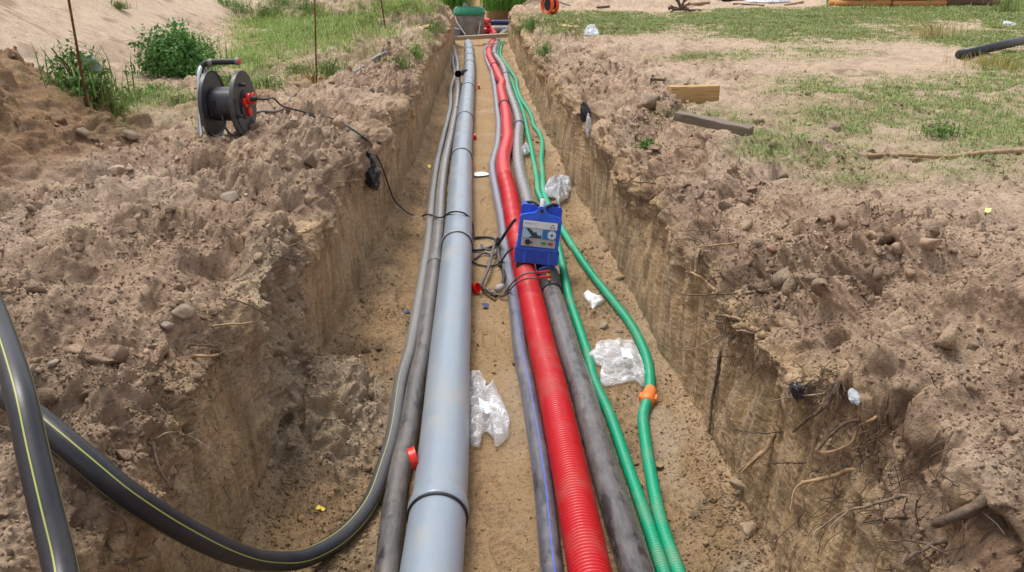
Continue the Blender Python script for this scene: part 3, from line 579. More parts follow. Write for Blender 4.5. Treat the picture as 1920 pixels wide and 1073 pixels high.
YB = P(1030, 515, .12).y
collar(pk, YB, .30, .0665, RUB, DK, 'electrofusion_coupler', .004)
for yy, m in ((229, 'b'), (137, 'b'), (100, 'b')):
    collar(pk, P(965, yy, .1).y, .05, .060, mat('navy_strap', (.02, .03, .12), .5), DK, 'strap', .004)
bwrap = tube('blue_film', [at_y(pk, YB+.11)[0]+Vector((0, 0, .0)), at_y(pk, YB+.15)[0]], .0715, mat('blue_film_plastic', (.03, .10, .45), .3), DK, 24)
G1_ = [(1244, 1073), (1214, 981), (1179, 881), (1144, 780), (1114, 713), (1101, 662), (1084.6, 611.6), (1068, 561), (1057.7, 511), (1050, 477), (1038, 430), (1020, 385), (1009, 360), (1006.6, 335.5), (1000.5, 302), (994.4, 270), (989.7, 251), (984, 223), (979, 204.6), (971.6, 186), (964.6, 167), (959, 151), (953, 137), (945, 119), (934, 105), (934, 93), (936, 84), (941, 75), (944, 66)]
G2_ = [(1272, 1073), (1240, 981), (1219, 881), (1208, 810), (1206, 780), (1211, 760), (1218, 735), (1218, 700), (1209.5, 662), (1184.6, 611.6), (1146.6, 561), (1107, 511), (1072.8, 460.7), (1056, 434), (1036, 400), (1024, 375), (1018.5, 355), (1018, 335), (1015, 300), (1017, 270), (1012, 251), (1001, 236), (998, 222), (989.3, 204.6), (979, 189), (970.5, 167), (968, 150), (958.5, 135), (949, 120), (939, 105), (939, 93), (941, 84), (946, 75), (949, 66)]
def green(pl, label, d=.001):
    r = .0255; q = smooth_path(back([P(a, b, r) for a, b in pl]), .002)
    # keep the two pipes from cutting each other where the photo shows them side by side
    n_ = [v for v in q if 1.1 < v.y < 5.2]; p_ = [v for v in q if v.y <= 1.1][::14]; f_ = [v for v in q if v.y >= 5.2][::14]
    o = thing('green_conduit', (n_[0].x, n_[0].y, 0), label, 'conduit', 'thin green corrugated conduits'); oo = Vector(o.location)
    ribbed(rel(n_, oo), r, .0118, .0040, GRN, o, 24); tube('corrugated_tube', rel(f_, oo), r-.0008, GRN, o, 18); tube('corrugated_tube', rel(p_+n_[:1], oo), r-.0008, GRN, o, 18)
    return o, q
g1, g1p = green(G1_, 'inner green corrugated conduit running next to the dark grey pipe')
g2, g2p = green(G2_, 'outer green corrugated conduit that bows out to the right and has an orange coupler')
ORG_ = mat('orange_plastic', (.80, .20, .035), .45, dust=.3)
yc = P(1217, 741, .03).y; c, t = at_y(g2p, yc); oo = Vector(g2.location)
cpl = tube('orange_coupler', [c+t*k-oo for k in (-.066, -.060, -.02, .02, .045, .060)], np.array([.0275, .031, .0325, .0315, .030, .0275]), ORG_, g2, 28)
sxv = t.cross(Vector((0, 0, 1))).normalized()
for sgn in (-1, 1):
    m_ = Matrix.Translation(c-oo+t*(-.018)+sxv*sgn*.034) @ t.to_track_quat('Y', 'Z').to_matrix().to_4x4(); bm = bmesh.new(); bx(bm, (-.006, -.022, -.010), (.006, .022, .012), m_); obj('clip', bm, ORG_, cpl, bev=.002)

# --- electrofusion control box
BXR = mat('blue_casing', (.022, .12, .72), .38, var=.15, dust=.25, dustcol=(.2, .2, .28), dscale=14); BXD = mat('dark_blue_casing', (.014, .075, .52), .42, dust=.3, dustcol=(.2, .2, .25))
bp = P(1003, 492, .15); box = thing('welding_control_box', (bp.x+.006, bp.y+.03, .138), 'blue pipe welding control unit with screen and buttons standing on the red and dark pipes', 'control unit', rot=(R(-9), R(6), R(-4)))
bm = bmesh.new(); prism(bm, [(-.136, 0), (.136, 0), (.139, .085), (.128, .10), (-.128, .10), (-.139, .085)], -.045, .20, .97); cas = obj('lower_casing', bm, BXD, box, bev=.006)
bm = bmesh.new(); prism(bm, [(-.125, .095), (.125, .095), (.128, .345), (.115, .36), (.05, .36), (.03, .345), (-.03, .345), (-.05, .36), (-.115, .36), (-.128, .345)], .0, .17, .96); obj('rear_casing', bm, BXD, box, bev=.005)
bm = bmesh.new(); prism(bm, [(-.128, .085), (.128, .085), (.131, .285), (.122, .298), (.045, .318), (.026, .335), (.024, .352), (.012, .360), (-.012, .360), (-.024, .352), (-.026, .335), (-.045, .318), (-.122, .298), (-.131, .285)], -.050, .0); bez = obj('front_bezel', bm, BXR, box, bev=.006)
bm = bmesh.new(); prism(bm, [(-.112, .103), (.112, .103), (.115, .275), (-.115, .275)], -.054, -.050); obj('recess_frame', bm, BXD, bez)
def plate(nm, x0, z0, x1, z1, y, m, par, b=.002, th=.003):
    bm = bmesh.new(); bx(bm, (x0, y-th, z0), (x1, y, z1)); return obj(nm, bm, m, par, bev=b)
pan = plate('label_panel', -.106, .11, .106, .268, -.0545, mat('silver_panel', (.42, .43, .44), .4, var=.04), bez)
plate('header_strip', -.106, .226, .106, .268, -.058, WHT, pan)
plate('display', -.100, .163, .018, .221, -.058, mat('pale_blue_screen', (.38, .60, .70), .12, var=.03), pan)
plate('keypad', .020, .160, .106, .222, -.058, mat('sky_blue_print', (.02, .22, .50), .4, var=.05), pan)
def disc(nm, x, z, r, y, m, par, th=.003, seg=28):
    bm = bmesh.new(); cyl(bm, r, (x, y, z), (x, y-th, z), seg); return obj(nm, bm, m, par)
disc('button_ring', .078, .191, .026, -.0612, WHT, pan); disc('centre_button', .078, .191, .009, -.0644, mat('sky_blue_print', (0, 0, 0)), pan)
for a in range(4): disc('arrow_key', .078+.018*math.cos(a*math.pi/2), .191+.018*math.sin(a*math.pi/2), .003, -.0644, mat('grey_print', (.12, .16, .22), .5), pan, .0015, 10)
for z in (.174, .191, .209): disc('small_key', .036, z, .006, -.0612, mat('mid_blue', (.015, .12, .36), .4), pan, .0015, 14)
disc('socket_cap', -.066, .136, .017, -.058, RUB, pan, .012); plate('cap_tongue', -.055, .131, -.036, .139, -.060, RUB, pan, .001, .006)
plate('start_button', .018, .129, .048, .144, -.058, mat('green_button', (.01, .28, .06), .35), pan); plate('stop_button', .060, .129, .090, .144, -.058, mat('red_button', (.55, .02, .04), .35), pan)
bm = bmesh.new(); prism(bm, [(-.085, .221), (-.062, .221), (-.030, .196), (-.020, .206), (-.014, .190), (.002, .178), (.012, .186), (.016, .165), (-.062, .163), (-.060, .170), (-.044, .172), (-.058, .190)], -.0625, -.0612); obj('painted_reflection', bm, mat('screen_dark', (.035, .045, .06), .2), pan, smooth=False)  # dark shape laid on the display as a painted reflection
bm = bmesh.new()
for x, z in ((.078, .202), (.078, .202)): pass
tri = [(.064, .236), (.078, .256), (.092, .236)]
for (x0, z0), (x1, z1) in zip(tri, tri[1:]+tri[:1]): 
    d_ = Vector((x1-x0, 0, z1-z0)); n_ = Vector((-d_.z, 0, d_.x)).normalized()*.0018
    q = [bm.verts.new(v) for v in (Vector((x0, -.0613, z0))-n_, Vector((x1, -.0613, z1))-n_, Vector((x1, -.0613, z1))+n_, Vector((x0, -.0613, z0))+n_)]; bm.faces.new(q)
obj('triangle_logo', bm, mat('navy_print', (.015, .05, .25), .5), pan, smooth=False)
def text(s, size, m, par, loc, rot, name='lettering'):
    cu = bpy.data.curves.new(name, 'FONT'); cu.body = s; cu.size = size; cu.extrude = .0002; ob = bpy.data.objects.new(name, cu); C.objects.link(ob)
    me = bpy.data.meshes.new_from_object(ob.evaluated_get(bpy.context.evaluated_depsgraph_get())); bpy.data.objects.remove(ob)
    me.materials.clear(); me.materials.append(m); o = bpy.data.objects.new(name, me); C.objects.link(o); o.parent = par; o.location = loc; o.rotation_euler = rot; return o
text('FRIAMAT', .018, mat('faint_blue_print', (.22, .33, .52), .5), pan, (-.098, -.0615, .245), (math.pi/2, 0, 0))
bm = bmesh.new(); cyl(bm, .016, (0, -.03, .352), (0, -.012, .405), 20); obj('handle_grip', bm, WHT, bez, bev=.004)
disc('handle_bolt', 0, .333, .011, -.0502, RUB, bez, .006)
hp = smooth_path([Vector(v) for v in ((.0, -.012, .395), (.0, .03, .40), (.0, .09, .39), (.0, .15, .37))], .01); tube('carry_strap', hp, .010, RUB, box, 12)
tube('coiled_lead', smooth_path([Vector(v) for v in ((.025, -.005, .350), (.055, .0, .372), (.09, .04, .366), (.10, .10, .35))], .01), .011, CAB, box, 12)
tube('coiled_lead', smooth_path([Vector(v) for v in ((-.02, .0, .352), (-.05, .01, .374), (-.085, .06, .366), (-.10, .12, .35))], .01), .009, CAB, box, 12)
bm = bmesh.new()
for z in np.arange(.016, .075, .011): bx(bm, (-.064, -.0475, z), (.064, -.0445, z+.004))
obj('vent_ribs', bm, BXD, cas)
bm = bmesh.new(); prism(bm, [(-.085, 0), (-.067, 0), (-.070, .082), (-.082, .082)], -.052, -.044); obj('buttress', bm, BXR, cas, bev=.002); bm = bmesh.new(); prism(bm, [(.067, 0), (.085, 0), (.082, .082), (.070, .082)], -.052, -.044); obj('buttress', bm, BXR, cas, bev=.002)
for x in (-.10, .10): bm = bmesh.new(); bx(bm, (x-.02, -.04, -.035), (x+.02, .16, .0)); obj('foot', bm, RUB, cas, bev=.006)
plate('side_label', -.1325, .12, -.1305, .17, -.01, WHT, box, .0005, .03)
# --- leads and terminals
def cable(name, pts, r, m, label, seg=10, step=.012, cat='cable'):
    o = tube(name, smooth_path(pts, step), r, m, seg=seg); tag(o, label, cat); return o
cpt = [at_y(pk, YB-.03), at_y(pk, YB-.10)]
LR = mat('lead_red', (.62, .02, .05), .4)
ends_ = []
for i, (yy, x1, xa) in enumerate(((517.5, 1034, 1005), (510.5+1, 1032, 1003))):
    pass
t1 = [P(1033, 518, .205), P(1007, 521, .215)]; t2 = [P(1031, 509, .205), P(1004, 511.5, .215)]
def lead(tp, pts, label):
    o = thing('welding_lead', tuple(tp[0]), label, 'cable', 'welding leads'); oo = Vector(o.location)
    tube('terminal_sleeve', [v-oo for v in (tp[0], tp[0].lerp(tp[1], .5), tp[1])], np.array([.0068, .0078, .0068]), LR, o, 14)
    tube('lead_cable', smooth_path([v-oo for v in [tp[1]]+pts], .01), .0052, GCAB, o, 10)
    pin = tp[0]-oo; st = [pin+Vector((-.008, 0, -.004)), pin+Vector((-.008, -.002, -.058))]
    tube('terminal_stud', st, .009, RUB, o, 12); tube('brass_ring', [st[0]+Vector((0, 0, -.006)), st[0]+Vector((0, 0, -.018))], .0098, mat('brass', (.75, .45, .05), .3, metal=1), o, 12)
lead(t1, [P(990, 522, .205), P(975, 527, .18), P(962, 537, .13), P(953, 547, .07), P(944, 554, .03), P(932, 553, .02)], 'lower of the two welding leads with a red terminal on the dark coupler')
lead(t2, [P(990, 512, .205), P(975, 518, .185), P(963, 528, .14), P(955, 538, .09), P(948, 548, .04), P(938, 556, .02)], 'upper of the two welding leads with a red terminal on the dark coupler')
bm = bmesh.new()
o = cable('ground_lead', [P(903, 536, .02), P(906, 525, .045), P(915, 505, .05), P(922, 480, .06), P(928, 455, .10), P(932, 446, .13), P(936, 452, .10), P(934, 470, .05), P(937, 492, .03)], .0105, GCAB, 'thick dusty grey lead bent down between the water pipe and the drain pipe', 12)
o = thing('cable_connector', tuple(P(905, 541, .02)), 'black metal cable connector lying on the sand beside the water pipe', 'connector'); oo = Vector(o.location)
tube('connector_body', smooth_path([P(901, 536, .02)-oo, P(916, 547, .022)-oo, P(930, 556, .02)-oo], .01), .012, mat('worn_black_metal', (.06, .05, .045), .35, metal=.4, dust=.5), o, 14)
tube('connector_ring', [P(912, 544, .022)-oo, P(917, 547.5, .022)-oo], .0145, mat('bright_metal', (.6, .6, .6), .3, metal=1), o, 14); tube('connector_ring', [P(921, 550, .022)-oo, P(924, 552, .022)-oo], .0145, mat('bright_metal', (0, 0, 0)), o, 14)
o = thing('plug_adapter', tuple(P(936, 542, .03)), 'grey plug adapter with a black tail lying against the water pipe', 'plug'); oo = Vector(o.location)
tube('plug_body', [P(930, 546, .035)-oo, P(936, 541, .045)-oo, P(943, 536, .05)-oo], np.array([.018, .026, .016]), mat('dusty_light_grey', (.36, .34, .31), .6, dust=.5), o, 12)
tube('plug_tail', smooth_path([P(941, 536, .05)-oo, P(945, 522, .07)-oo, P(943, 508, .06)-oo], .01), .012, RUB, o, 12)
# supply cable from the reel across the bank, down the wall and over the pipes
sup = [G(640, 232)[0], G(652, 240)[0], G(672, 254)[0], G(690, 268)[0], G(697, 276)[0]]
sup = [v+Vector((0, 0, .012)) for v in sup]
wallp = []
for px, py in ((704, 296), (712, 318), (722, 345), (732, 372), (745, 392), (762, 405)):
    h, n_, dd = G(px, py); wallp.append(h+n_*.03)
pre_ = [G(612, 222)[0]+Vector((0, 0, .012)), G(590, 222)[0]+Vector((0, 0, .01)), G(572, 216)[0]+Vector((0, 0, .02))]
overp = [P(785, 407, .012), P(797, 403, .045), P(808, 403, .075), P(818, 407, .095), P(828, 408, .105), P(836, 403, .15), P(846, 398, .205), P(858, 397, .222), (P(870, 400, .205)), P(881, 410, .14), P(887, 425, .05), P(888, 445, .018), P(884, 462, .012), P(882, 478, .012), P(886, 490, .012), P(900, 497, .012), P(920, 499, .012), P(935, 495, .02), P(944, 484, .10), P(951, 474, .14), P(962, 466, .20)]
reel_pt = None
cable('power_cable', pre_[::-1]+sup+wallp+overp, .0062, CAB, 'thin black power cable trailing over the left bank and across the pipes', 10)
cable('coiled_cable', [P(966, 412, .36), P(958, 422, .29), P(948, 437, .20), P(938, 452, .12), P(925, 462, .05), P(905, 468, .02), (P(885, 469, .014)), P(880, 460, .014), P(884, 448, .014), P(900, 445, .014), P(920, 446, .016), P(930, 452, .02), P(934, 465, .02), P(936, 480, .03), P(940, 495, .03), P(936, 500, .02)], .0105, CAB, 'thick black cable looped on the sand left of the blue control unit', 12)
cable('coiled_cable', [P(903, 459, .015), P(907, 466, .03), P(918, 469, .035), P(930, 464, .03), P(938, 455, .03), P(925, 480, .02), P(912, 474, .02), P(900, 478, .014), P(890, 486, .012)], .008, GCAB, 'short grey cable curled inside the black cable loop', 10)
# --- red caps and small fittings
def cap(px, py, z, r, h, rot, label, ribs=False, name='red_stopper'):
    o = thing(name, tuple(P(px, py, z)), label, 'cap', 'red pipe caps', rot=rot)
    bm = bmesh.new(); lathe(bm, [(0, 0), (r*.93, 0), (r, .003), (r, h*.75), (r*1.06, h*.8), (r*1.06, h), (r*.97, h), (r*.93, h*.9), (r*.93, .006), (0, .006)], 36); obj('cap_shell', bm, CAPR, o)
    if ribs:
        bm = bmesh.new()
        for k in range(22):
            a = k/22*6.283; cyl(bm, .0022, (r*1.01*math.cos(a), r*1.01*math.sin(a), .004), (r*1.01*math.cos(a), r*1.01*math.sin(a), h*.78), 6)
        obj('grip_ribs', bm, CAPR, o)
    return o
cap(769, 863, .135, .044, .030, (R(8), R(76), R(20)), 'large red ring cap wedged upright between the duct and the drain pipe')
cap(888, 541, .035, .030, .034, (R(20), R(70), R(-15)), 'ribbed red plug lying on the sand against the drain pipe', True)
cap(896, 163, .03, .04, .03, (0, R(80), 0), 'tiny red cap in the sand beside the far drain pipe socket'); cap(888, 257, .03, .032, .03, (0, R(80), 0), 'small red cap on the sand right of the drain pipe, halfway down the trench')
cap(938.5, 258, .03, .036, .03, (0, R(80), 0), 'small red cap pinched between the water pipe and the red conduit'); cap(871, 131, .15, .05, .012, (0, R(60), 0), 'red cap standing against the drain pipe by the black elbow')
cap(906, 540-2, .0, .001, .001, (0, 0, 0), 'x') if False else None
el = thing('pipe_elbow', tuple(P(864, 137, .17)), 'black pipe elbow with its open mouth facing the camera, left of the drain pipe', 'pipe fitting'); 
EB = mat('black_fitting', (.03, .028, .03), .35, dust=.4)
V_, F_, u_ = tube_arrays(smooth_path([Vector(v) for v in ((-.035, -.10, .0), (-.03, 0, .0), (.02, .08, .0), (.10, .12, 0))], .02), .052, 28, False); fastmesh('elbow_body', V_, F_, EB, el, uv=u_)
V_, F_, u_ = tube_arrays([Vector((-.04, -.125, 0)), Vector((-.04, -.12, 0)), Vector((-.036, -.06, 0)), Vector((-.035, -.055, 0))], np.array([.052, .060, .060, .052]), 28, False); fastmesh('elbow_collar', V_, F_, EB, el, uv=u_)
V_, F_, u_ = tube_arrays([Vector((-.04, -.12, 0)), Vector((-.03, 0, 0)), Vector((-.03, .03, 0))], np.array([.051, .048, .001]), 28, False); fastmesh('elbow_bore', V_, F_[:, ::-1], RUB, el, uv=None)
# --- cable reel on the left bank
rg_ = G(425, 238)[0]; rz = .40
reel = thing('cable_reel', (-1.52, 4.86, drop(-1.52, 4.86)-.01), 'black cable reel with red sockets standing on a silver tube frame on the left bank', 'cable reel', rot=(0, 0, R(-4)))
RB = mat('reel_black', (.055, .055, .06), .42, dust=.35, dustcol=(.2, .18, .16)); RD = mat('reel_drum', (.035, .037, .045), .4); SIL = mat('galvanised_tube', (.62, .66, .72), .28, metal=.7, var=.06)
rd, cz, hx = .195, .215, .078
def disc_x(nm, x0, x1, r, m, par, dish=.012, hub=.07, seg=56):
    bm = bmesh.new(); s = 1 if x1 > x0 else -1; prof = [(0, x0), (hub, x0), (hub+.012, x0+s*dish), (r-.012, x0+s*dish), (r, x0+s*.002), (r, x1), (r-.014, x1), (hub+.01, x1), (0, x1)]
    rows_ = lathe(bm, prof, seg); bmesh.ops.transform(bm, matrix=Matrix.Translation((0, 0, cz)) @ Matrix.Rotation(math.pi/2, 4, 'Y'), verts=bm.verts); bmesh.ops.remove_doubles(bm, verts=bm.verts, dist=1e-5); return obj(nm, bm, m, par)
dl = disc_x('flange', -hx, -hx-.024, rd, RB, reel); dr = disc_x('flange', hx, hx+.024, rd, RB, reel)
bm = bmesh.new(); cyl(bm, .100, (-hx, 0, cz), (hx, 0, cz), 48); drum = obj('drum', bm, RD, reel)
bm = bmesh.new(); bx(bm, (-.09, -.104, cz-.01), (-.035, -.085, cz+.035)); bx(bm, (-.075, -.109, cz-.055), (-.055, -.09, cz-.005)); obj('drum_clip', bm, RUB, drum, bev=.003)
sf = disc_x('socket_plate', hx+.024, hx+.036, .085, RD, reel, .0, .03)
bm = bmesh.new()
for k in range(30):
    a = math.pi*.9+k/30*2.6; cyl(bm, .004, (hx+.025, .115*math.cos(a), cz+.115*math.sin(a)), (hx+.028, .165*math.cos(a), cz+.165*math.sin(a)), 6)
obj('flange_ribs', bm, RB, dr)
for a in (40, 160, 280):
    ca, sa = math.cos(R(a)), math.sin(R(a)); bm = bmesh.new(); cyl(bm, .028, (hx+.035, .045*ca, cz+.045*sa), (hx+.052, .045*ca, cz+.045*sa), 24); so_ = obj('socket_lid', bm, CAPR, sf, bev=.003)
pl = thing('power_plug', (0, 0, 0), 'red and black power plug pushed into the side of the cable reel', 'plug'); pl.location = reel.matrix_basis @ Vector((hx+.05, -.02, cz+.035)); pl.rotation_euler = reel.rotation_euler
bm = bmesh.new(); cyl(bm, .034, (.0, 0, 0), (.022, 0, 0), 24); cyl(bm, .036, (.03, .02, .0), (.036, .02, 0), 24); obj('plug_collar', bm, CAPR, pl, bev=.002)
bm = bmesh.new(); cyl(bm, .024, (.0, 0, 0), (.055, 0, 0), 20, .015); obj('plug_body', bm, RUB, pl, bev=.002)
for y, z in ((-.05, .335), (-.155, .17), (.03, .06)):
    bm = bmesh.new(); cyl(bm, .011, (hx+.02, y, z), (hx+.06, y, z), 16); obj('wind_knob', bm, RUB, dr, bev=.003)
fr = tube('stand_frame', smooth_path([Vector(v) for v in ((-hx-.05, -.17, -.03), (-hx-.05, -.12, .2), (-hx-.05, -.05, .40), (-hx-.045, 0, .445))], .02), .0125, SIL, reel, 14)
tube('stand_frame', smooth_path([Vector(v) for v in ((-hx-.05, .17, -.03), (-hx-.05, .12, .2), (-hx-.05, .05, .40), (-hx-.045, 0, .445))], .02), .0125, SIL, reel, 14)
tube('stand_frame', [Vector((-hx-.05, -.165, -.02)), Vector((-hx-.05, .165, -.02))], .0125, SIL, reel, 14)
hd = tube('handle', smooth_path([Vector(v) for v in ((-hx-.05, -.03, .405), (-hx-.045, -.01, .435), (-hx-.015, 0, .455), (hx+.005, 0, .462))], .015), .017, RUB, reel, 16)
bm = bmesh.new(); cyl(bm, .022, (-hx-.005, 0, .455), (-hx+.02, 0, .456), 18); obj('handle_collar', bm, mat('grey_collar', (.18, .18, .17), .5), hd, bev=.003); bm = bmesh.new(); cyl(bm, .022, (hx-.0, 0, .462), (hx+.022, 0, .463), 18); obj('handle_collar', bm, mat('grey_collar', (.18, .18, .17), .5), hd, bev=.003)
bm = bmesh.new(); cyl(bm, .016, (hx+.021, 0, .463), (hx+.026, 0, .463), 18); obj('end_cap', bm, CAPR, hd)
tube('inner_lead', smooth_path([Vector(v) for v in ((-.01, -.09, cz-.05), (.01, -.12, .10), (.05, -.13, .055), (.09, -.11, .06))], .01), .007, CAB, reel, 10)
pw = reel.matrix_basis @ Vector((hx+.105, -.02, cz+.035))
cable('power_cable', [pw, pw+Vector((.06, -.02, .0)), P(512, 184, pw.z-.03), P(532, 200, pw.z-.13)]+pre_[::-1][:1], .0062, CAB, 'short black cable hanging from the plug of the cable reel to the bank')
gp = [G(x, y)[0]+Vector((0, 0, .015)) for x, y in ((475, 216), (495, 213), (515, 214), (533, 207), (545, 190), (556, 180))]
cable('grey_cable', gp, .008, GCAB, 'dusty grey cable lying on the left bank behind the cable reel')
gp = [G(x, y)[0]+Vector((0, 0, .012)) for x, y in ((662, 138), (680, 128), (700, 112), (715, 104), (728, 99))]
cable('grey_cable', gp, .012, mat('pale_cord', (.3, .3, .34), .6), 'pale grey cable strip lying along the top of the left bank further back')
# --- plastic bags
def film(name, col=(.75, .76, .80), alpha=.20, rough=.18):
    m = bpy.data.materials.new(name); m.use_nodes = True; n = m.node_tree.nodes; L = m.node_tree.links; b = n['Principled BSDF']
    b.inputs['Base Color'].default_value = (*col, 1); b.inputs['Roughness'].default_value = rough
    tc = n.new('ShaderNodeTexCoord'); nz = n.new('ShaderNodeTexNoise'); nz.inputs['Scale'].default_value = 15; nz.inputs['Detail'].default_value = 2; nz.inputs['Distortion'].default_value = 1.6; L.new(tc.outputs['Object'], nz.inputs[0])
    lw = n.new('ShaderNodeLayerWeight'); lw.inputs[0].default_value = .45
    ad = n.new('ShaderNodeMath'); ad.operation = 'MULTIPLY_ADD'; ad.inputs[1].default_value = .45; ad.inputs[2].default_value = alpha-.10; L.new(lw.outputs['Facing'], ad.inputs[0])
    a2 = n.new('ShaderNodeMath'); a2.operation = 'MULTIPLY_ADD'; a2.inputs[1].default_value = .08; L.new(nz.outputs[0], a2.inputs[0]); L.new(ad.outputs[0], a2.inputs[2])
    a3 = n.new('ShaderNodeMath'); a3.operation = 'SUBTRACT'; a3.inputs[1].default_value = -.02; a3.use_clamp = True; L.new(a2.outputs[0], a3.inputs[0]); 
    mpv = n.new('ShaderNodeMix'); mpv.data_type = 'RGBA'; mpv.inputs[0].default_value = .06; L.new(tc.outputs['Object'], mpv.inputs['A']); L.new(nz.outputs['Color'], mpv.inputs['B'])
    vn = n.new('ShaderNodeTexNoise'); vn.inputs['Scale'].default_value = 7; vn.inputs['Detail'].default_value = .6; vn.inputs['Distortion'].default_value = 1.2; L.new(mpv.outputs['Result'], vn.inputs[0]); vs_ = n.new('ShaderNodeMath'); vs_.operation = 'SUBTRACT'; vs_.inputs[1].default_value = .5; L.new(vn.outputs[0], vs_.inputs[0]); vo = n.new('ShaderNodeMath'); vo.operation = 'ABSOLUTE'; L.new(vs_.outputs[0], vo.inputs[0])
    cr_ = n.new('ShaderNodeMapRange'); cr_.inputs[1].default_value = .0; cr_.inputs[2].default_value = .022; cr_.inputs[3].default_value = .6; cr_.inputs[4].default_value = 0; L.new(vo.outputs[0], cr_.inputs[0])
    a4 = n.new('ShaderNodeMath'); a4.operation = 'ADD'; a4.use_clamp = True; L.new(a3.outputs[0], a4.inputs[0]); L.new(cr_.outputs[0], a4.inputs[1]); L.new(a4.outputs[0], b.inputs['Alpha'])
    bp_ = n.new('ShaderNodeBump'); bp_.inputs['Strength'].default_value = .1; bp_.inputs['Distance'].default_value = .02; L.new(nz.outputs[0], bp_.inputs['Height']); L.new(bp_.outputs[0], b.inputs['Normal'])
    return m
FILM = film('clear_film', (.78, .79, .82), .20, .22); WFILM = film('milky_film', (.62, .64, .68), .42, .3); BFILM = film('black_film', (.02, .02, .024), 1.1, .3)
def bag(name, outline, z, label, m, h=.06, seed=0, cat='plastic bag', group=None, cen=None, n=46, drape=None):
    """crumpled closed bag: a photo outline laid on the ground gives the footprint; top and bottom films are creased separately"""
    pts = [P(x, y, z) for x, y in outline]; c = sum(pts, Vector())/len(pts); pp = [p-c for p in pts]
    m_pts = smooth_path(pp+[pp[0]], .008)[:-1]; k = len(m_pts)
    rgq = np.random.default_rng(seed); A = np.array([tuple(v) for v in m_pts]); rings = 30
    V = [np.zeros((1, 3))]
    for i in range(1, rings+1): V.append(A*(i/rings))
    top = np.vstack(V); nt_ = len(top)
    q = (top+seed*3.7).astype(np.float32); rr_ = np.concatenate([[0]]+[np.full(k, i/rings) for i in range(1, rings+1)])
    cr = 1-np.abs(perlin(q, 16.0, seed))*1.6; cr2 = 1-np.abs(perlin(q, 38.0, seed+5))*1.6; lo = perlin(q, 8.0, seed+9)
    prof = np.sqrt(np.clip(1-rr_**2.2, 0, 1)); wq, wr_ = worley(q, 13.0, seed); wq2, _w = worley(q, 25.0, seed+3); fo = 1-np.abs(perlin(q, (6, 13, 8), seed+2))*2.4; fo2 = 1-np.abs(perlin(q, (15, 7, 9), seed+4))*2.4; zt = h*prof**.7*(.30+.55*fo+.40*fo2+.45*lo)+.003*fo2
    zt = np.maximum(zt, .004)
    top[:, 0] += .012*perlin(q, 11, seed+20)*(rr_**1); top[:, 1] += .012*perlin(q, 11, seed+30)*rr_
    top[:, 2] = zt; bot = top.copy(); bot[:, 2] = np.clip(zt*.18+.003*cr, .001, None)-.001; bot[rr_ >= 1] = top[rr_ >= 1]-[0, 0, .002]
    F_ = []
    for i in range(rings):
        for j in range(k):
            j2 = (j+1) % k
            if i == 0: F_.append((0, 1+j, 1+j2, 1+j2))
            else: a = 1+(i-1)*k; b_ = 1+i*k; F_.append((a+j, b_+j, b_+j2, a+j2))
    F_ = np.array(F_); tri_ = F_[:k, :3]; quad = F_[k:]
    me = bpy.data.meshes.new('film')
    faces = [tuple(f) for f in tri_]+[tuple(f) for f in quad]+[tuple(f[::-1]+nt_) for f in tri_]+[tuple(f[::-1]+nt_) for f in quad]+[(1+(rings-1)*k+j, nt_+1+(rings-1)*k+j, nt_+1+(rings-1)*k+(j+1) % k, 1+(rings-1)*k+(j+1) % k) for j in range(k)]
    me.from_pydata(np.vstack([top, bot]).tolist(), [], faces)
    for p_ in me.polygons: p_.use_smooth = True
    me.materials.append(m); o = bpy.data.objects.new(name, me); C.objects.link(o); o.location = c; tag(o, label, cat, group)
    return o
b1 = bag('plastic_bag', [(884, 712), (897, 704), (908, 712), (912, 728), (925, 730), (935, 742), (944, 765), (954, 785), (955, 808), (946, 828), (932, 839), (924, 822), (913, 812), (902, 820), (899, 838), (886, 836), (877, 825), (878, 800), (880, 770), (878, 740)], .012, 'clear crumpled plastic bag with a square paper label lying against the drain pipe', FILM, .085, 3)
def paper(par, corners, z, m=WHT):
    o_ = par.location; pts = [P(x, y, z)-o_ for x, y in corners]; bm = bmesh.new(); g = 6
    for s_ in (0, 1):
        vv = [[bm.verts.new(pts[0].lerp(pts[1], i/g).lerp(pts[3].lerp(pts[2], i/g), j/g)+Vector((0, 0, .004*math.sin(i*1.3+j)-s_*.0012))) for i in range(g+1)] for j in range(g+1)]
        for j in range(g):
            for i in range(g): bm.faces.new((vv[j][i], vv[j][i+1], vv[j+1][i+1], vv[j+1][i]))
    return obj('paper_label', bm, m, par)
LBL = mat('printed_paper', (.70, .77, .82), .5, var=.03)
pl1 = paper(b1, [(897, 746), (915, 755), (918, 775), (902, 773)], .085, LBL)
def lines(par, corners, z, n=5):
    o_ = b_loc; pts = [P(x, y, z)-o_ for x, y in corners]; parts = []
    for r_ in range(n):
        a = pts[0].lerp(pts[3], (r_+.8)/(n+.6)); b = pts[1].lerp(pts[2], (r_+.8)/(n+.6)); parts.append(tube_arrays([a.lerp(b, .1), a.lerp(b, .4+.4*((r_*7) % 3)/3)], .0011, 4))
    multi('print_lines', parts, mat('grey_print', (0, 0, 0)), par)
b_loc = b1.location; lines(pl1, [(897, 746), (915, 755), (918, 775), (902, 773)], .092)
b2 = bag('plastic_bag', [(1101, 678), (1112, 660), (1124, 645), (1150, 643), (1180, 645), (1196, 660), (1208, 682), (1212, 702), (1204, 726), (1192, 716), (1178, 716), (1160, 720), (1142, 724), (1128, 724), (1124, 706), (1130, 690), (1116, 684)], .012, 'clear crumpled plastic bag with a round paper label between the two green conduits', FILM, .075, 11)
pl2 = paper(b2, [(1163, 652), (1180, 654), (1188, 672), (1168, 670)], .10, LBL)
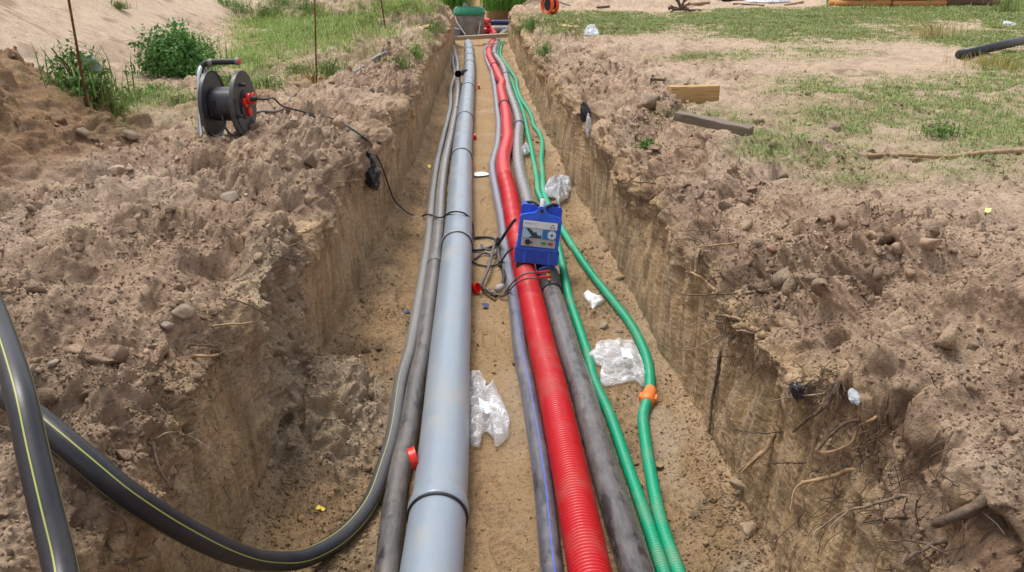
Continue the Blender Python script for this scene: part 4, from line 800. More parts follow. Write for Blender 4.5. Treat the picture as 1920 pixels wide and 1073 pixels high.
b3 = bag('plastic_bag', [(1019, 362), (1032, 346), (1046, 340), (1058, 337), (1070, 343), (1073, 356), (1066, 370), (1056, 376), (1046, 384), (1040, 372), (1030, 370)], .03, 'milky white plastic bag behind the blue control unit on the sand', WFILM, .10, 21)
bag('plastic_bag', [(977, 281), (985, 277), (994, 281), (991, 288), (984, 292), (978, 289)], .03, 'tiny white plastic scrap on the inner green conduit halfway down the trench', WFILM, .07, 23)
bag('paper_scrap', [(1093, 557), (1101, 550), (1113, 551), (1122, 558), (1131, 567), (1120, 578), (1110, 581), (1105, 568)], .012, 'crumpled white tissue on the sand right of the outer green conduit', mat('tissue', (.7, .7, .7), .7, var=.05), .035, 31, 'paper')
bag('paper_scrap', [(890, 325), (904, 323), (915, 325), (914, 329), (900, 331), (891, 330)], .012, 'flat strip of white paper on the sand between the pipes', mat('tissue', (0, 0, 0)), .002, 32, 'paper')
bag('paper_scrap', [(996, 177), (1003, 175), (1007, 179), (999, 183)], .01, 'tiny white paper scrap on the far trench floor by the right wall', mat('tissue', (0, 0, 0)), .02, 33, 'paper')
def sheet_at(name, px, py, w_, h_, m, label, cat, seed, off=.02):
    hit, nn_, dd = G(px, py); o = bpy.data.objects.new(name, None); bm = bmesh.new(); bmesh.ops.create_icosphere(bm, subdivisions=4, radius=.5)
    q = np.array([v.co[:] for v in bm.verts], np.float32); e = 1+.38*perlin(q+seed, 2.2, seed)+.30*np.abs(perlin(q+seed, (3, 9, 5), seed+4))+.12*perlin(q, 12, seed)
    for v, k in zip(bm.verts, e): v.co = Vector((v.co.x*w_*k, v.co.y*w_*.6*k, v.co.z*h_*k))
    o2 = obj(name, bm, m); o2.location = hit+nn_*off; tag(o2, label, cat)
    a = Vector((hit.x, hit.y-0, 0)); o2.rotation_euler = (0, R(20*math.sin(seed)), math.atan2(nn_.y, nn_.x)+math.pi/2 if abs(nn_.z) < .8 else 0); return o2
sheet_at('black_film', 688, 333, .15, .22, BFILM, 'bunched black plastic film sticking out of the left trench lip', 'plastic film', 3, .045)
sheet_at('black_film', 1103, 210, .09, .15, BFILM, 'dark plastic scrap caught in the top of the right wall, far back', 'plastic film', 6, .04)
sheet_at('black_film', 1508, 727, .045, .045, BFILM, 'black plastic scrap tangled in dark roots under the right bank', 'plastic film', 9, .03)
sheet_at('white_rag', 1110, 240, .05, .16, WFILM, 'narrow white rag hanging from the right wall below the dark scrap', 'rag', 12, .04)
tr = sheet_at('foil_wrapper', 1612, 743, .05, .022, mat('pale_foil', (.36, .38, .40), .6), 'grey and blue wrapper on the right bank edge beside the roots', 'wrapper', 15, .012)
def leaf(px, py, s, label, col=(.72, .55, .03)):
    h, nn_, dd = G(px, py); bm = bmesh.new(); k = 7
    up = [(x, .32*math.sin(math.pi*x)**.8*(1+.25*math.sin(9*x)), .12*math.sin(5*x)) for x in [i/k for i in range(k+1)]]
    A = [bm.verts.new((x*s, y*s, (z+.15*y)*s)) for x, y, z in up]; B = [bm.verts.new((x*s, -y*s, (z+.15*y)*s)) for x, y, z in up]; M_ = [bm.verts.new((x*s, 0, z*s)) for x, y, z in up]
    for i in range(k):
        for X_ in (A, B):
            try: bm.faces.new((X_[i], X_[i+1], M_[i+1], M_[i]))
            except Exception: pass
    o = obj('fallen_leaf', bm, mat('leaf_'+str(int(col[1]*100)), col, .5, var=.15, scale=60), None); o.location = h+nn_*.012; o.rotation_euler = (.2, .1, px % 6); tag(o, label, 'leaf', 'fallen leaves'); return o
leaf(594, 957, .035, 'yellow fallen leaf on the sand inside the loop of the gas pipe'); leaf(1852, 395, .045, 'pale yellow leaf on the bare ground at the right edge', (.62, .60, .16)); leaf(803, 312, .06, 'yellow leaf on the trench floor left of the ducts'); leaf(1512, 236, .05, 'small green leaf on the grass of the field', (.2, .4, .05))
bag('blue_scrap', [(742, 583), (756, 580), (768, 584), (762, 588), (748, 588)], .008, 'dark blue scrap of tape on the floor left of the gas pipe', mat('blue_tape', (.012, .03, .12), .5), .004, 41, 'scrap')
bag('blue_scrap', [(903, 571), (912, 569), (918, 573), (910, 577)], .008, 'tiny blue scrap on the sand between the pipes', mat('blue_tape', (0, 0, 0)), .004, 42, 'scrap')
# --- stones one can pick out
V0s, F0s = ico(3)
def stone(px, py, s, label, col, seed, sq=(1, .8, .6)):
    h, nn_, dd = G(px, py); rg2 = np.random.default_rng(seed); q = V0s.copy()
    for _ in range(11):
        n2 = rg2.normal(size=3); n2 /= np.linalg.norm(n2); d2_ = q@n2; q = q-np.maximum(d2_-rg2.uniform(.5, .85), 0)[:, None]*n2
    q = q*(1+.08*perlin(q.astype(np.float32), 3.0, seed))[:, None]*np.array(sq)*s*.8
    o = fastmesh('stone', q, F0s, mat('stone_'+str(round(sum(col)*1000)), col, .9, var=.2, scale=18, dust=.8, dustcol=TAN, dscale=20, bump=1, bscale=60)); o.location = h+nn_*s*.15; o.rotation_euler = (rg2.random()*.6, rg2.random()*.6, rg2.random()*6); tag(o, label, 'stone', 'stones on the banks'); return o
GREY, BRWN = (.30, .245, .19), (.27, .20, .14)
for a in [(1131, 614, .060, 'flat grey stone between the green conduit and the right wall', GREY, 101, (1, .6, .4)), (1160, 624, .035, 'small rounded stone touching the outer green conduit', (.36, .27, .2), 102), (312, 610, .035, 'pale grey stone on the left bank above the trench lip', GREY, 104),
          (345, 585, .05, 'brown angular stone on the left bank crest', BRWN, 105), (455, 236, .04, 'pale sandy lump right in front of the cable reel', (.42, .33, .22), 106), (343, 275, .085, 'dark brown clod left of and below the cable reel', BRWN, 107), (325, 300, .06, 'small brown clod beside the bigger dark clod', BRWN, 109),
          (430, 373, .07, 'grey-brown block of earth at the left trench lip', GREY, 108), (55, 700, .035, 'grey pebble near the crossing gas pipes', GREY, 112), (100, 685, .03, 'pale chunky stone half sunk in the left bank', GREY, 116), (1466, 520, .085, 'large flat brown stone on the right bank', BRWN, 113, (1.2, .8, .5)), (1530, 525, .05, 'rounded brown stone right of the large flat one', BRWN, 117),
          (1450, 465, .045, 'reddish brown stone on the right bank below the crest', (.30, .17, .12), 121), (1225, 190, .10, 'big brown clod on the far right bank crest', BRWN, 125, (1.2, .8, .7)), (1562, 240, .07, 'brown clod in the grass beyond the boards', BRWN, 129), (1720, 305, .05, 'reddish brown clod beside the long bare stick', (.24, .14, .09), 133),
          (1390, 910, .05, 'lump of sand at the foot of the right wall', (.34, .25, .16), 137), (1400, 995, .06, 'broken sand lump at the foot of the right wall, lowest one', (.34, .25, .16), 141), (240, 255, .07, 'brown clod in the hollow behind the left bank', BRWN, 145), (150, 250, .07, 'angular clod at the foot of the dark soil heap', BRWN, 149)]: stone(*a[:6], **({'sq': a[6]} if len(a) > 6 else {}))
# --- roots and broken branches sticking out of the walls
BARK = mat('root_bark', (.13, .085, .058), .85, var=.3, scale=60, dust=.5, dustcol=(.25, .18, .13), dscale=30, bump=.6, bscale=120); RAW = mat('raw_wood', (.36, .235, .125), .7, var=.2, scale=40, dust=.4, dustcol=(.3, .2, .12), dscale=20); PALE = mat('pale_root', (.27, .195, .135), .75, var=.2, scale=60)
def root(name, pl, r0, r1, m, label, out=.10, branches=(), cat='root', group='roots sticking out of the trench walls', inn=.04):
    """pl: photo points from the base (in the soil) to the tip; the tip stands `out` metres clear of the soil"""
    pts = []; n = len(pl); d0 = G(*pl[0])[2]
    for i, (x, y) in enumerate(pl):
        h, nn_, dd = G(x, y); k = i/(n-1); dd = min(dd, d0*1.12); pts.append(O+ray(x, y)*(dd-.006-out*k*(1.3-.3*k)))
    b0, nb, _ = G(*pl[0]); pts = [b0-nb*inn]+pts; pts = smooth_path(pts, .012)
    qp = np.array([tuple(v) for v in pts], np.float32); qp += .004*np.stack([perlin(qp, 22, 1), perlin(qp, 22, 2), perlin(qp, 22, 3)], -1)
    rr_ = .85*np.linspace(r0, r1, len(qp))*(1+.25*perlin(qp, 40, 5)+.10*perlin(qp, 120, 6)); o = tube(name, qp, rr_, m, seg=8); tag(o, label, cat, group)
    rgb_ = np.random.default_rng(int(pl[0][0]*7+pl[0][1]))
    for _ in range(rgb_.integers(2, 5) if r0 > .0025 and name != 'tan_stick' else 0):
        k0 = int(len(pts)*rgb_.uniform(.1, .85)); a_ = pts[k0]; dr_ = ((pts[min(k0+2, len(pts)-1)]-pts[k0]).normalized()+Vector(rgb_.normal(size=3))*.7).normalized(); qq = [a_]
        for _k in range(4): dr_ = (dr_+Vector(rgb_.normal(size=3))*.35).normalized(); qq.append(qq[-1]+dr_*rgb_.uniform(.008, .022))
        qs = smooth_path(qq, .006); tube('side_twig', qs, np.linspace(max(.0012, r0*.22), .0005, len(qs)), m, o, 5)
    for bl, br in branches:
        q = [pts[min(len(pts)-1, int(bl[0]*len(pts)))]]
        k = bl[0]
        for (x, y) in bl[1:]:
            h, nn_, dd = G(x, y); q.append(O+ray(x, y)*(min(dd-.01, (q[-1]-O).length+.0)-.015))
        tube('side_twig', smooth_path(q, .01), np.linspace(br, br*.4, len(smooth_path(q, .01))), m, o, 6)
    return o
RT = [([(1452, 812), (1440, 838), (1415, 862), (1388, 882)], .011, .009, RAW, 'thick peeled pale branch stub low on the right wall', .10, [([.4, (1405, 870), (1388, 887)], .004)]),
      ([(1460, 810), (1420, 812), (1395, 808), (1376, 804)], .004, .002, BARK, 'thin brown twig just above the thick peeled stub', .08, []),
      ([(1600, 880), (1560, 893), (1520, 902), (1505, 905)], .008, .007, RAW, 'tan split branch in the middle of the right wall', .10, [([.95, (1490, 918), (1482, 955)], .003)]),
      ([(1700, 932), (1640, 945), (1580, 962), (1545, 985), (1525, 1003), (1523, 1018)], .006, .002, PALE, 'long grey root curving down with a forked tip on the right wall', .14, [([.62, (1556, 990), (1562, 1005), (1568, 1013)], .002), ([.75, (1530, 996), (1518, 1003)], .002)]),
      ([(1838, 940), (1815, 953), (1780, 972), (1752, 982)], .013, .012, BARK, 'thick dark sawn branch end at the lower right', .10, []),
      ([(1770, 1012), (1740, 1025), (1715, 1038), (1693, 1058)], .009, .004, BARK, 'rough brown root at the bottom right edge', .08, [([.5, (1700, 1060), (1690, 1073)], .002)]),
      ([(1775, 1040), (1740, 1022), (1700, 1014), (1668, 1015)], .005, .002, BARK, 'thin dark root curving left above the bottom right corner', .08, []),
      ([(1545, 740), (1520, 742), (1480, 746), (1441, 753)], .004, .002, PALE, 'pale thin twig under the black scrap', .10, []),
      ([(1575, 715), (1550, 760), (1515, 785), (1487, 812)], .007, .004, BARK, 'rough brown root hanging down from the tangle', .06, []),
      ([(1600, 790), (1575, 800), (1550, 825), (1534, 843)], .006, .004, BARK, 'brown root slanting down right of the hanging root', .06, []),
      ([(1640, 785), (1610, 800), (1595, 832), (1548, 848)], .006, .004, RAW, 'orange-brown split root below the wrapper', .06, []),
      ([(1510, 868), (1480, 868), (1438, 869)], .004, .002, BARK, 'straight thin grey twig level with the peeled stub', .08, []),
      ([(1700, 969), (1668, 972), (1640, 977), (1620, 980)], .005, .003, BARK, 'short brown root right of the forked root', .05, []),
      ([(1352, 660), (1345, 700), (1335, 760), (1330, 815)], .009, .006, BARK, 'dark thick root running down the right wall', .03, []),
      ([(1430, 550), (1395, 550), (1340, 552), (1277, 553)], .005, .003, BARK, 'long straight brown twig in the middle of the right wall', .14, []),
      ([(1390, 602), (1370, 594), (1340, 588), (1318, 572)], .007, .003, RAW, 'split orange-tan stub under the long straight twig', .10, []),
      ([(1415, 625), (1390, 620), (1360, 625), (1330, 640), (1300, 655), (1264, 657)], .0045, .002, PALE, 'pale curved root reaching far over the trench', .18, [([.5, (1345, 632), (1335, 640)], .002)]),
      ([(1415, 620), (1380, 608), (1345, 602), (1310, 604), (1290, 612)], .004, .002, PALE, 'pale thin root just above the curved one', .14, []),
      ([(1342, 545), (1325, 530), (1305, 515), (1286, 510)], .009, .006, RAW, 'torn pale wooden splinter on the right wall', .09, []),
      ([(1384, 457), (1365, 457), (1345, 460), (1310, 463)], .006, .004, RAW, 'tan arched twig at the lip of the right wall', .10, []),
      ([(1372, 432), (1340, 432), (1310, 433), (1272, 434)], .004, .002, BARK, 'thin dark twig above the tan arched one', .10, []),
      ([(1310, 470), (1306, 490), (1304, 510)], .010, .008, PALE, 'short upright grey stub above the torn splinter', .05, []),
      ([(1430, 545), (1415, 540), (1402, 540)], .016, .014, BARK, 'stout broken brown root end in the right wall', .04, []),
      ([(1265, 340), (1245, 352), (1230, 362), (1218, 372)], .006, .004, RAW, 'tan forked twig high on the right bank', .10, []),
      ([(1230, 345), (1200, 342), (1180, 340), (1160, 338)], .005, .003, BARK, 'brown horizontal twig at the lip of the right bank', .12, [([.6, (1200, 326), (1188, 322)], .003)]),
      ([(1148, 286), (1120, 280), (1100, 276), (1080, 272)], .004, .002, BARK, 'thin root far along the right wall', .10, []),
      ([(1105, 248), (1090, 250), (1068, 251)], .005, .003, RAW, 'short tan root beneath the white rag', .08, []),
      ([(1068, 166), (1050, 165), (1030, 166), (1014, 169)], .006, .003, RAW, 'thin tan root crossing out of the far right wall', .14, []),
      ([(560, 455), (545, 460), (528, 463)], .005, .003, RAW, 'pale twig at the lip of the left wall', .08, [([.5, (545, 450), (556, 440)], .002)]),
      ([(508, 478), (530, 484), (560, 488), (592, 486)], .004, .002, BARK, 'thin curved twig over the left wall lip', .12, []),
      ([(415, 562), (450, 566), (490, 585), (520, 605), (552, 628)], .003, .0015, BARK, 'very long hair-thin root arching over the left wall', .16, []),
      ([(400, 612), (430, 607), (450, 608), (474, 606)], .005, .004, RAW, 'pale broken root end sticking out of the left bank', .10, []),
      ([(360, 668), (385, 668), (408, 666)], .007, .006, RAW, 'tan root stub under the left bank overhang', .07, []),
      ([(355, 648), (385, 648), (412, 652)], .005, .003, BARK, 'brown twig above the tan stub on the left', .07, []),
      ([(284, 825), (290, 850), (300, 885), (318, 912)], .006, .004, PALE, 'grey root hanging down the left wall above the gas pipe', .05, []),
      ([(283, 825), (310, 813), (350, 815), (393, 838)], .003, .0015, PALE, 'thin arched root beside the hanging grey one', .12, [([.9, (410, 858), (415, 862)], .001)]),
      ([(412, 810), (413, 840), (415, 860), (400, 845)], .003, .002, PALE, 'thin bent root on the left wall face', .04, []),
      ([(220, 1056), (245, 1052), (275, 1046)], .006, .004, BARK, 'short brown root below the gas pipe at the lower left', .06, []),
      ([(200, 950), (225, 970), (240, 995), (238, 1010)], .004, .002, BARK, 'thin dark root under the gas pipe', .05, []),
      ([(620, 320), (650, 310), (664, 304)], .005, .003, RAW, 'orange twig above the black plastic film', .06, []),
      ([(650, 339), (665, 338), (676, 338)], .006, .005, RAW, 'tan stub against the black plastic film', .06, []),
      ([(690, 208), (720, 214), (745, 222), (768, 243)], .005, .003, RAW, 'brown root hanging over the far left wall', .08, [])]
for pl_, r0, r1, m_, lb, out, br in RT: root('broken_branch' if r0 > .0065 else 'root', pl_, r0, r1, m_, lb, out, br, 'branch' if r0 > .0065 else 'root')
# hair roots: thin tangle nobody could count
rgh = np.random.default_rng(9); parts = []
def hair(cx, cy, rx, ry, n, L0, rr_):
    for _ in range(n):
        x, y = cx+rgh.normal()*rx, cy+rgh.normal()*ry; h, nn_, dd = G(x, y)
        if dd > 9: continue
        v = (nn_*rgh.uniform(.2, .8)+Vector(rgh.normal(size=3))*.8+Vector((0, 0, -.5))).normalized(); p = [h-nn_*.01]
        for k in range(5): v = (v+Vector(rgh.normal(size=3))*.35+Vector((0, 0, -.15))).normalized(); p.append(p[-1]+v*L0*rgh.uniform(.1, .3))
        parts.append(tube_arrays(smooth_path(p, .012), rr_*rgh.uniform(.5, 1.2), 5))
hair(1230, 380, 40, 25, 120, .09, .0014); hair(1310, 450, 30, 20, 120, .09, .0013); hair(1400, 590, 40, 55, 420, .09, .0012); hair(1360, 500, 35, 35, 60, .08, .0013); hair(1545, 715, 30, 14, 260, .06, .0013); hair(1620, 790, 40, 25, 60, .07, .0013); hair(1330, 860, 15, 30, 25, .10, .001)
hair(520, 490, 30, 30, 50, .07, .001); hair(395, 650, 22, 18, 50, .06, .0011); hair(1640, 890, 80, 60, 300, .08, .0012); hair(1730, 1010, 60, 40, 60, .09, .0014); hair(1255, 350, 40, 16, 40, .08, .0014); hair(660, 330, 18, 16, 40, .07, .0014); hair(380, 880, 60, 70, 25, .08, .001)
hr = multi('hair_roots', parts, mat('hair_root', (.11, .07, .048), .9, var=.3)); tag(hr, 'fine brown root hairs tangled along both trench walls', 'roots', kind='stuff')
# --- timber on the right bank and field
def beam(px, py, L_, w_, h_, yaw, m, label, lift=0.0, name='timber_block', tilt=0):
    h, nn_, dd = G(px, py); bm = bmesh.new(); bx(bm, (-L_/2, -w_/2, 0), (L_/2, w_/2, h_)); bmesh.ops.subdivide_edges(bm, edges=[e for e in bm.edges if e.calc_length() > L_*.9], cuts=12)
    for v in bm.verts: v.co += Vector(rgh.normal(size=3))*.0015
    o = obj(name, bm, m, bev=.003); o.location = h+Vector((0, 0, lift)); o.rotation_euler = (0, .09 if name == 'timber_board' and L_ == .44 else tilt, yaw); tag(o, label, 'timber'); return o
def woodmat(nm, c, c2, sc=(1, 14, 14)):
    return mat(nm, c, .75, col2=c2, scale=5, stretch=sc, dust=.35, dustcol=(.3, .25, .2), bump=.25, bscale=20)
beam(1298, 190, .40, .10, .125, R(8), woodmat('yellow_timber', (.42, .27, .11), (.30, .17, .06)), 'short yellow timber block on the right field near the bank', -.005)
beam(1334, 254, .44, .08, .045, R(-38), woodmat('grey_timber', (.19, .145, .105), (.10, .075, .055)), 'weathered grey-brown board lying on the crest of the right bank', .045, 'timber_board')
beam(1060, 50, .55, .12, .03, R(-50), woodmat('orange_timber', (.55, .25, .08), (.35, .14, .05)), 'small orange wood offcut in the far grass', 0, 'timber_board')
beam(1064, 54, .5, .10, .02, R(-55), woodmat('raw_timber', (.6, .42, .24), (.45, .3, .16)), 'pale wood offcut next to the orange one', .03, 'timber_board')
beam(797, 54, .75, .12, .02, R(80), woodmat('tan_ply', (.60, .42, .22), (.5, .33, .17)), 'tan plywood offcut on the far left bank by the trench edge', .02, 'timber_board')
st_ = [G(x, y)[0]+Vector((0, 0, .015)) for x, y in ((1622, 297), (1680, 295), (1740, 298), (1780, 299), (1840, 292), (1925, 287), (2000, 281))]
sq = smooth_path(st_, .03); o = tube('bare_stick', sq, np.linspace(.010, .017, len(sq)), RAW, seg=8); tag(o, 'long bare tan stick lying across the grass at the right edge', 'stick')
V_, F_, u_ = tube_arrays([G(1657, 302)[0], G(1660, 292)[0]+Vector((0, 0, .05))], .004, 6); fastmesh('side_twig', V_, F_, RAW, o)
# black pipe in the grass, right edge
a_ = G(1798, 112)[0]; b__ = G(1990, 82)[0]; a_.z += .055; b__.z += .16; dv_ = (b__-a_)
o = thing('black_pipe', tuple(a_), 'thick black plastic pipe lying in the dry grass at the right edge', 'pipe'); tube('pipe_barrel', [Vector(), dv_*.5, dv_*1.3], .052, pipe_mat('loose_pipe_black', (.02, .02, .024), rough=.35, dust=.3, scuff=.2), o, 24)
V_, F_, u_ = tube_arrays([dv_*-.004, dv_*.001, dv_*.03], np.array([.05, .054, .054]), 24); fastmesh('pipe_rim', V_, F_, RUB, o)
# big black pipe and debris at the far edge of the field
pA = P(1212, 4, .95); pB = P(1400, -6, .95); d_ = pB-pA
o = thing('black_pipe', tuple(pA), 'very thick black pipe lying at the far edge of the field beside the sand mound', 'pipe'); tube('pipe_barrel', [Vector(), d_], .16, MATS['black_rubber'], o, 24); V_, F_, u_ = tube_arrays([d_*-.01, d_*.03], .17, 24); fastmesh('pipe_rim', V_, F_, RUB, o)
stump = thing('root_stump', tuple(G(1277, 23)[0]), 'dark torn root stump lying on the far field', 'stump'); bm = bmesh.new()
parts = []
for k in range(13):
    v = Vector((rgh.normal(), rgh.normal()*.5, abs(rgh.normal())*.6+.1)).normalized(); parts.append(tube_arrays(smooth_path([Vector((0, 0, .05)), v*.16+Vector((0, 0, .04)), v*.34+Vector(rgh.normal(size=3))*.05], .03), np.linspace(.045, .008, len(smooth_path([Vector((0, 0, .05)), v*.16+Vector((0, 0, .04)), v*.34], .03)) if 0 else len(smooth_path([Vector((0, 0, .05)), v*.16, v*.34], .03))) if 0 else .022, 7))
multi('root_arms', parts, BARK, stump)
def stick(pts, r, m, label, cat='stick', name='fallen_stick'):
    q = smooth_path([G(x, y)[0]+Vector((0, 0, r)) for x, y in pts], .05); o = tube(name, q, r, m, seg=7); tag(o, label, cat, 'sticks on the field'); return o
stick([(1276, 13), (1300, 10), (1330, 7)], .03, RAW, 'pale tan stick behind the root stump'); stick([(1291, 21), (1313, 21)], .02, BARK, 'short dark stick right of the root stump'); stick([(1375, 9), (1400, 10), (1432, 12)], .02, BARK, 'thin dark stick on the sand at the top of the field')
stick([(1472, 12), (1490, 9), (1505, 6)], .03, RAW, 'tan wood slat left of the log pile'); stick([(1205, 148), (1220, 151), (1245, 153)], .012, BARK, 'thin dark twig on the disturbed soil left of the yellow block'); stick([(1120, 17), (1142, 15)], .03, BARK, 'dark stick on the sand mound')
bag('plastic_bag', [(1096, 62), (1102, 58), (1112, 58), (1121, 63), (1120, 67), (1098, 67)], .86, 'white plastic bag on the sand beyond the right bank', WFILM, .10, 51); bag('plastic_bag', [(1876, 44), (1886, 42), (1896, 46), (1906, 48), (1904, 53), (1884, 51)], .86, 'pale scraps of plastic in the far grass at the right edge', WFILM, .05, 52)
bag('plastic_bag', [(780, 34), (786, 30), (791, 32), (792, 37), (784, 38)], .95, 'small white bag on the far left bank', WFILM, .08, 53); bag('plastic_sheet', [(1395, 3), (1430, 0), (1470, 0), (1480, 3), (1440, 5)], .9, 'bluish white plastic sheet at the top of the field', WFILM, .10, 54, 'plastic sheet')
bag('paper_scrap', [(1378, 238), (1388, 235), (1391, 238), (1383, 242)], .93, 'small white scrap beside the weathered board', mat('tissue', (0, 0, 0)), .015, 55, 'paper')
# log pile
LOG = woodmat('peeled_log', (.50, .24, .07), (.34, .14, .04), (1, 9, 9)); LOG2 = woodmat('dark_log', (.13, .06, .03), (.07, .035, .02), (1, 9, 9)); LE = mat('log_end', (.62, .42, .2), .8)
def log(x, y, z, L_, r, m, label, g='logs in the pile at the far right', yaw=0.0):
    q = np.stack([np.linspace(0, L_, 22), np.zeros(22), np.zeros(22)], 1); q += (.02*np.stack([q[:, 0]*0, perlin((q+x*3+z*7).astype(np.float32), .8, 1), perlin((q+z*9).astype(np.float32), .8, 2)], -1)); 
    o = tube('log', q, r*(1+.08*perlin((q+z).astype(np.float32), 3, 4)), m, seg=14); o.location = (x, y, z); o.rotation_euler = (0, 0, yaw); tag(o, label, 'log', g); return o
LX, LY, LZ = P(1580, 17, .85).x, P(1580, 15, .85).y, .86; w2_ = P(1790, 17, .85).x-LX
for i in range(5):
    for j in range(3 if i < 4 else 2):
        fr_ = j == 0
        log(LX+.05*rgh.normal()+(.05 if i == 0 else .25), LY+.05+j*.19+(i % 2)*.06, LZ+.075+i*.135, w2_*(.52 if (i == 0 and j == 0) else 1)+.1*rgh.normal(), .078, LOG, 'front left end log of the lowest row in the peeled log pile' if (i == 0 and j == 0) else 'orange-brown peeled log stacked in the pile at the far right')
log(LX+w2_*.53, LY+.04, LZ+.07, w2_*.5, .08, LOG, 'bottom front log of the pile with a pale split face, right half')
for i in range(4):
    for j in range(2): log(LX+w2_-.05+.1*rgh.normal(), LY+.1+j*.22, LZ+.09+i*.16, 1.5-.15*i, .095, LOG2, 'dark brown bark-covered log stacked at the right end of the pile', 'dark logs at the right end of the pile', R(4))
for x0, lb in ((1612, 'pair of pale stakes leaning on the left part of the log pile'), (1732, 'pair of pale stakes leaning on the right part of the log pile')):
    o = thing('prop_stake', tuple(P(x0, 20, .86)), lb, 'stake')
    for k in (0, .07): tube('stake', [Vector((k, -.05, 0)), Vector((k+.17, .02, .75))], .022, mat('pale_stake', (.55, .38, .2), .7), o, 8)
# orange reel in the distance
oc = G(1032, 27)[0]; o = thing('orange_reel', (oc.x, oc.y, oc.z), 'bright orange hose reel standing at the far edge of the trench', 'reel', rot=(0, 0, R(35)))
OR = mat('bright_orange', (.85, .10, .015), .4); 
for x in (-.09, .05):
    bm = bmesh.new(); bmesh.ops.create_circle(bm, segments=8, radius=.01); bm.free()
    q = [Vector((x, .17*math.cos(a), .19+.17*math.sin(a))) for a in np.linspace(0, 6.283, 33)]; V_, F_, u_ = tube_arrays(q, .035, 10, False); fastmesh('flange', V_, F_, OR, o)
bm = bmesh.new(); cyl(bm, .12, (-.08, 0, .19), (.05, 0, .19), 28); obj('drum', bm, RUB, o); tube('crank', smooth_path([Vector((.05, 0, .3)), Vector((.3, 0, .22)), Vector((.55, 0, .16))], .05), .02, mat('grey_metal', (.5, .5, .52), .4, metal=.5), o, 8); bm = bmesh.new(); bx(bm, (-.1, -.03, .37), (.06, .03, .41)); obj('handle', bm, RUB, o, bev=.01)
# --- survey stakes
RUST = mat('rusty_rod', (.16, .06, .025), .75, var=.3, scale=25, dust=.5, dustcol=(.34, .11, .03), dscale=18)
for x0, y0, x1, y1, z0, r, lb in ((161, 187, 127, -10, None, .0075, 'rusty orange steel rod leaning beside the dark soil heap'), (592, 157, 590, -12, None, .007, 'rusty steel rod standing upright behind the left bank'), (724, 54, 713, -8, None, .011, 'thin dark steel rod at the far end of the left bank')):
    h, nn_, dd = G(x0, y0); top = O+ray(x1, y1)*1; dr_ = ray(x1, y1); t_ = h.y/dr_.y; tp = O+dr_*t_; o = thing('survey_rod', tuple(h), lb, 'rod', 'steel rods standing behind the left bank')
    tube('rod_shaft', [Vector((0, 0, -.1)), tp-h, (tp-h)*1.25], r, RUST, o, 8); e = (tp-h)*1.25; tube('rod_tip', [e, e+(tp-h).normalized()*.03], r*1.3, mat('bright_orange', (0, 0, 0)), o, 8)
# half buried pipe end left
h = G(184, 132)[0]; o = thing('pipe_stub', tuple(h+Vector((0, 0, -.02))), 'half buried grey pipe end at the foot of the sand slope', 'pipe', rot=(R(-20), 0, R(35)))
V_, F_, u_ = tube_arrays(smooth_path([Vector((0, 0, -.1)), Vector((0, 0, .05)), Vector((-.04, 0, .12)), Vector((-.11, 0, .14))], .02), .042, 24, False); fastmesh('pipe_bend', V_, F_, mat('bluish_grey_plastic', (.2, .22, .27), .5), o); V_, F_, u_ = tube_arrays([Vector((-.10, 0, .14)), Vector((-.13, 0, .142))], .047, 24, False); fastmesh('pipe_rim', V_, F_, mat('bluish_grey_plastic', (0, 0, 0)), o)
# --- manhole chamber, boards, crossing pipes
mh = P(880, 73, 0); mh.y += .42; cx_, cy_ = mh.x, mh.y
ch = thing('manhole_chamber', (cx_, cy_, 0), 'grey plastic manhole chamber with green lid ring at the end of the trench', 'manhole')
CH = mat('dusty_grey_plastic', (.22, .215, .20), .6, var=.15, scale=6, dust=.7, dustcol=(.30, .28, .25), dscale=3); CG = mat('green_ring', (.012, .20, .11), .45, dust=.65, dustcol=(.30, .38, .30), dscale=4)
bm = bmesh.new(); lathe(bm, [(0, 0), (.37, 0), (.375, .03), (.395, .22), (.405, .42), (.405, .56), (.40, .58), (0, .58)], 48); bd = obj('chamber_wall', bm, CH, ch)
bm = bmesh.new(); lathe(bm, [(.40, .57), (.43, .58), (.435, .62), (.41, .69), (.375, .75), (.365, .77), (.33, .77), (.33, .73), (0, .72)], 48); lid = obj('lid_ring', bm, CG, ch)
bm = bmesh.new()
for k in range(12):
    a = k/12*6.283; cyl(bm, .012, (.43*math.cos(a), .43*math.sin(a), .61), (.385*math.cos(a), .385*math.sin(a), .74), 6)
obj('ring_ribs', bm, CG, lid)
bm = bmesh.new(); cyl(bm, .11, (.26, -.28, .36), (.30, -.38, .36), 24); cyl(bm, .075, (.29, -.36, .36), (.31, -.43, .36), 24); obj('side_stub', bm, CH, bd, bev=.01)
bm = bmesh.new(); cyl(bm, .10, (-.34, -.36, 0), (-.30, -.38, .22), 24); cyl(bm, .115, (-.31, -.375, .18), (-.30, -.38, .26), 24); obj('base_stub', bm, mat('bluish_grey_plastic', (0, 0, 0)), bd, bev=.01)
cable('draw_rope', [Vector((cx_-.36, cy_-.22, .56)), Vector((cx_-.32, cy_-.36, .42)), Vector((cx_-.22, cy_-.46, .28)), Vector((cx_-.1, cy_-.60, .12))], .014, mat('pale_rope', (.5, .49, .45), .8), 'pale rope hanging down the left of the manhole chamber', cat='rope'); cable('draw_rope', [Vector((cx_+.30, cy_-.42, .42)), Vector((cx_+.27, cy_-.48, .25)), Vector((cx_+.24, cy_-.55, .08))], .012, mat('pale_rope', (0, 0, 0)), 'short pale rope below the side stub of the manhole chamber', cat='rope')
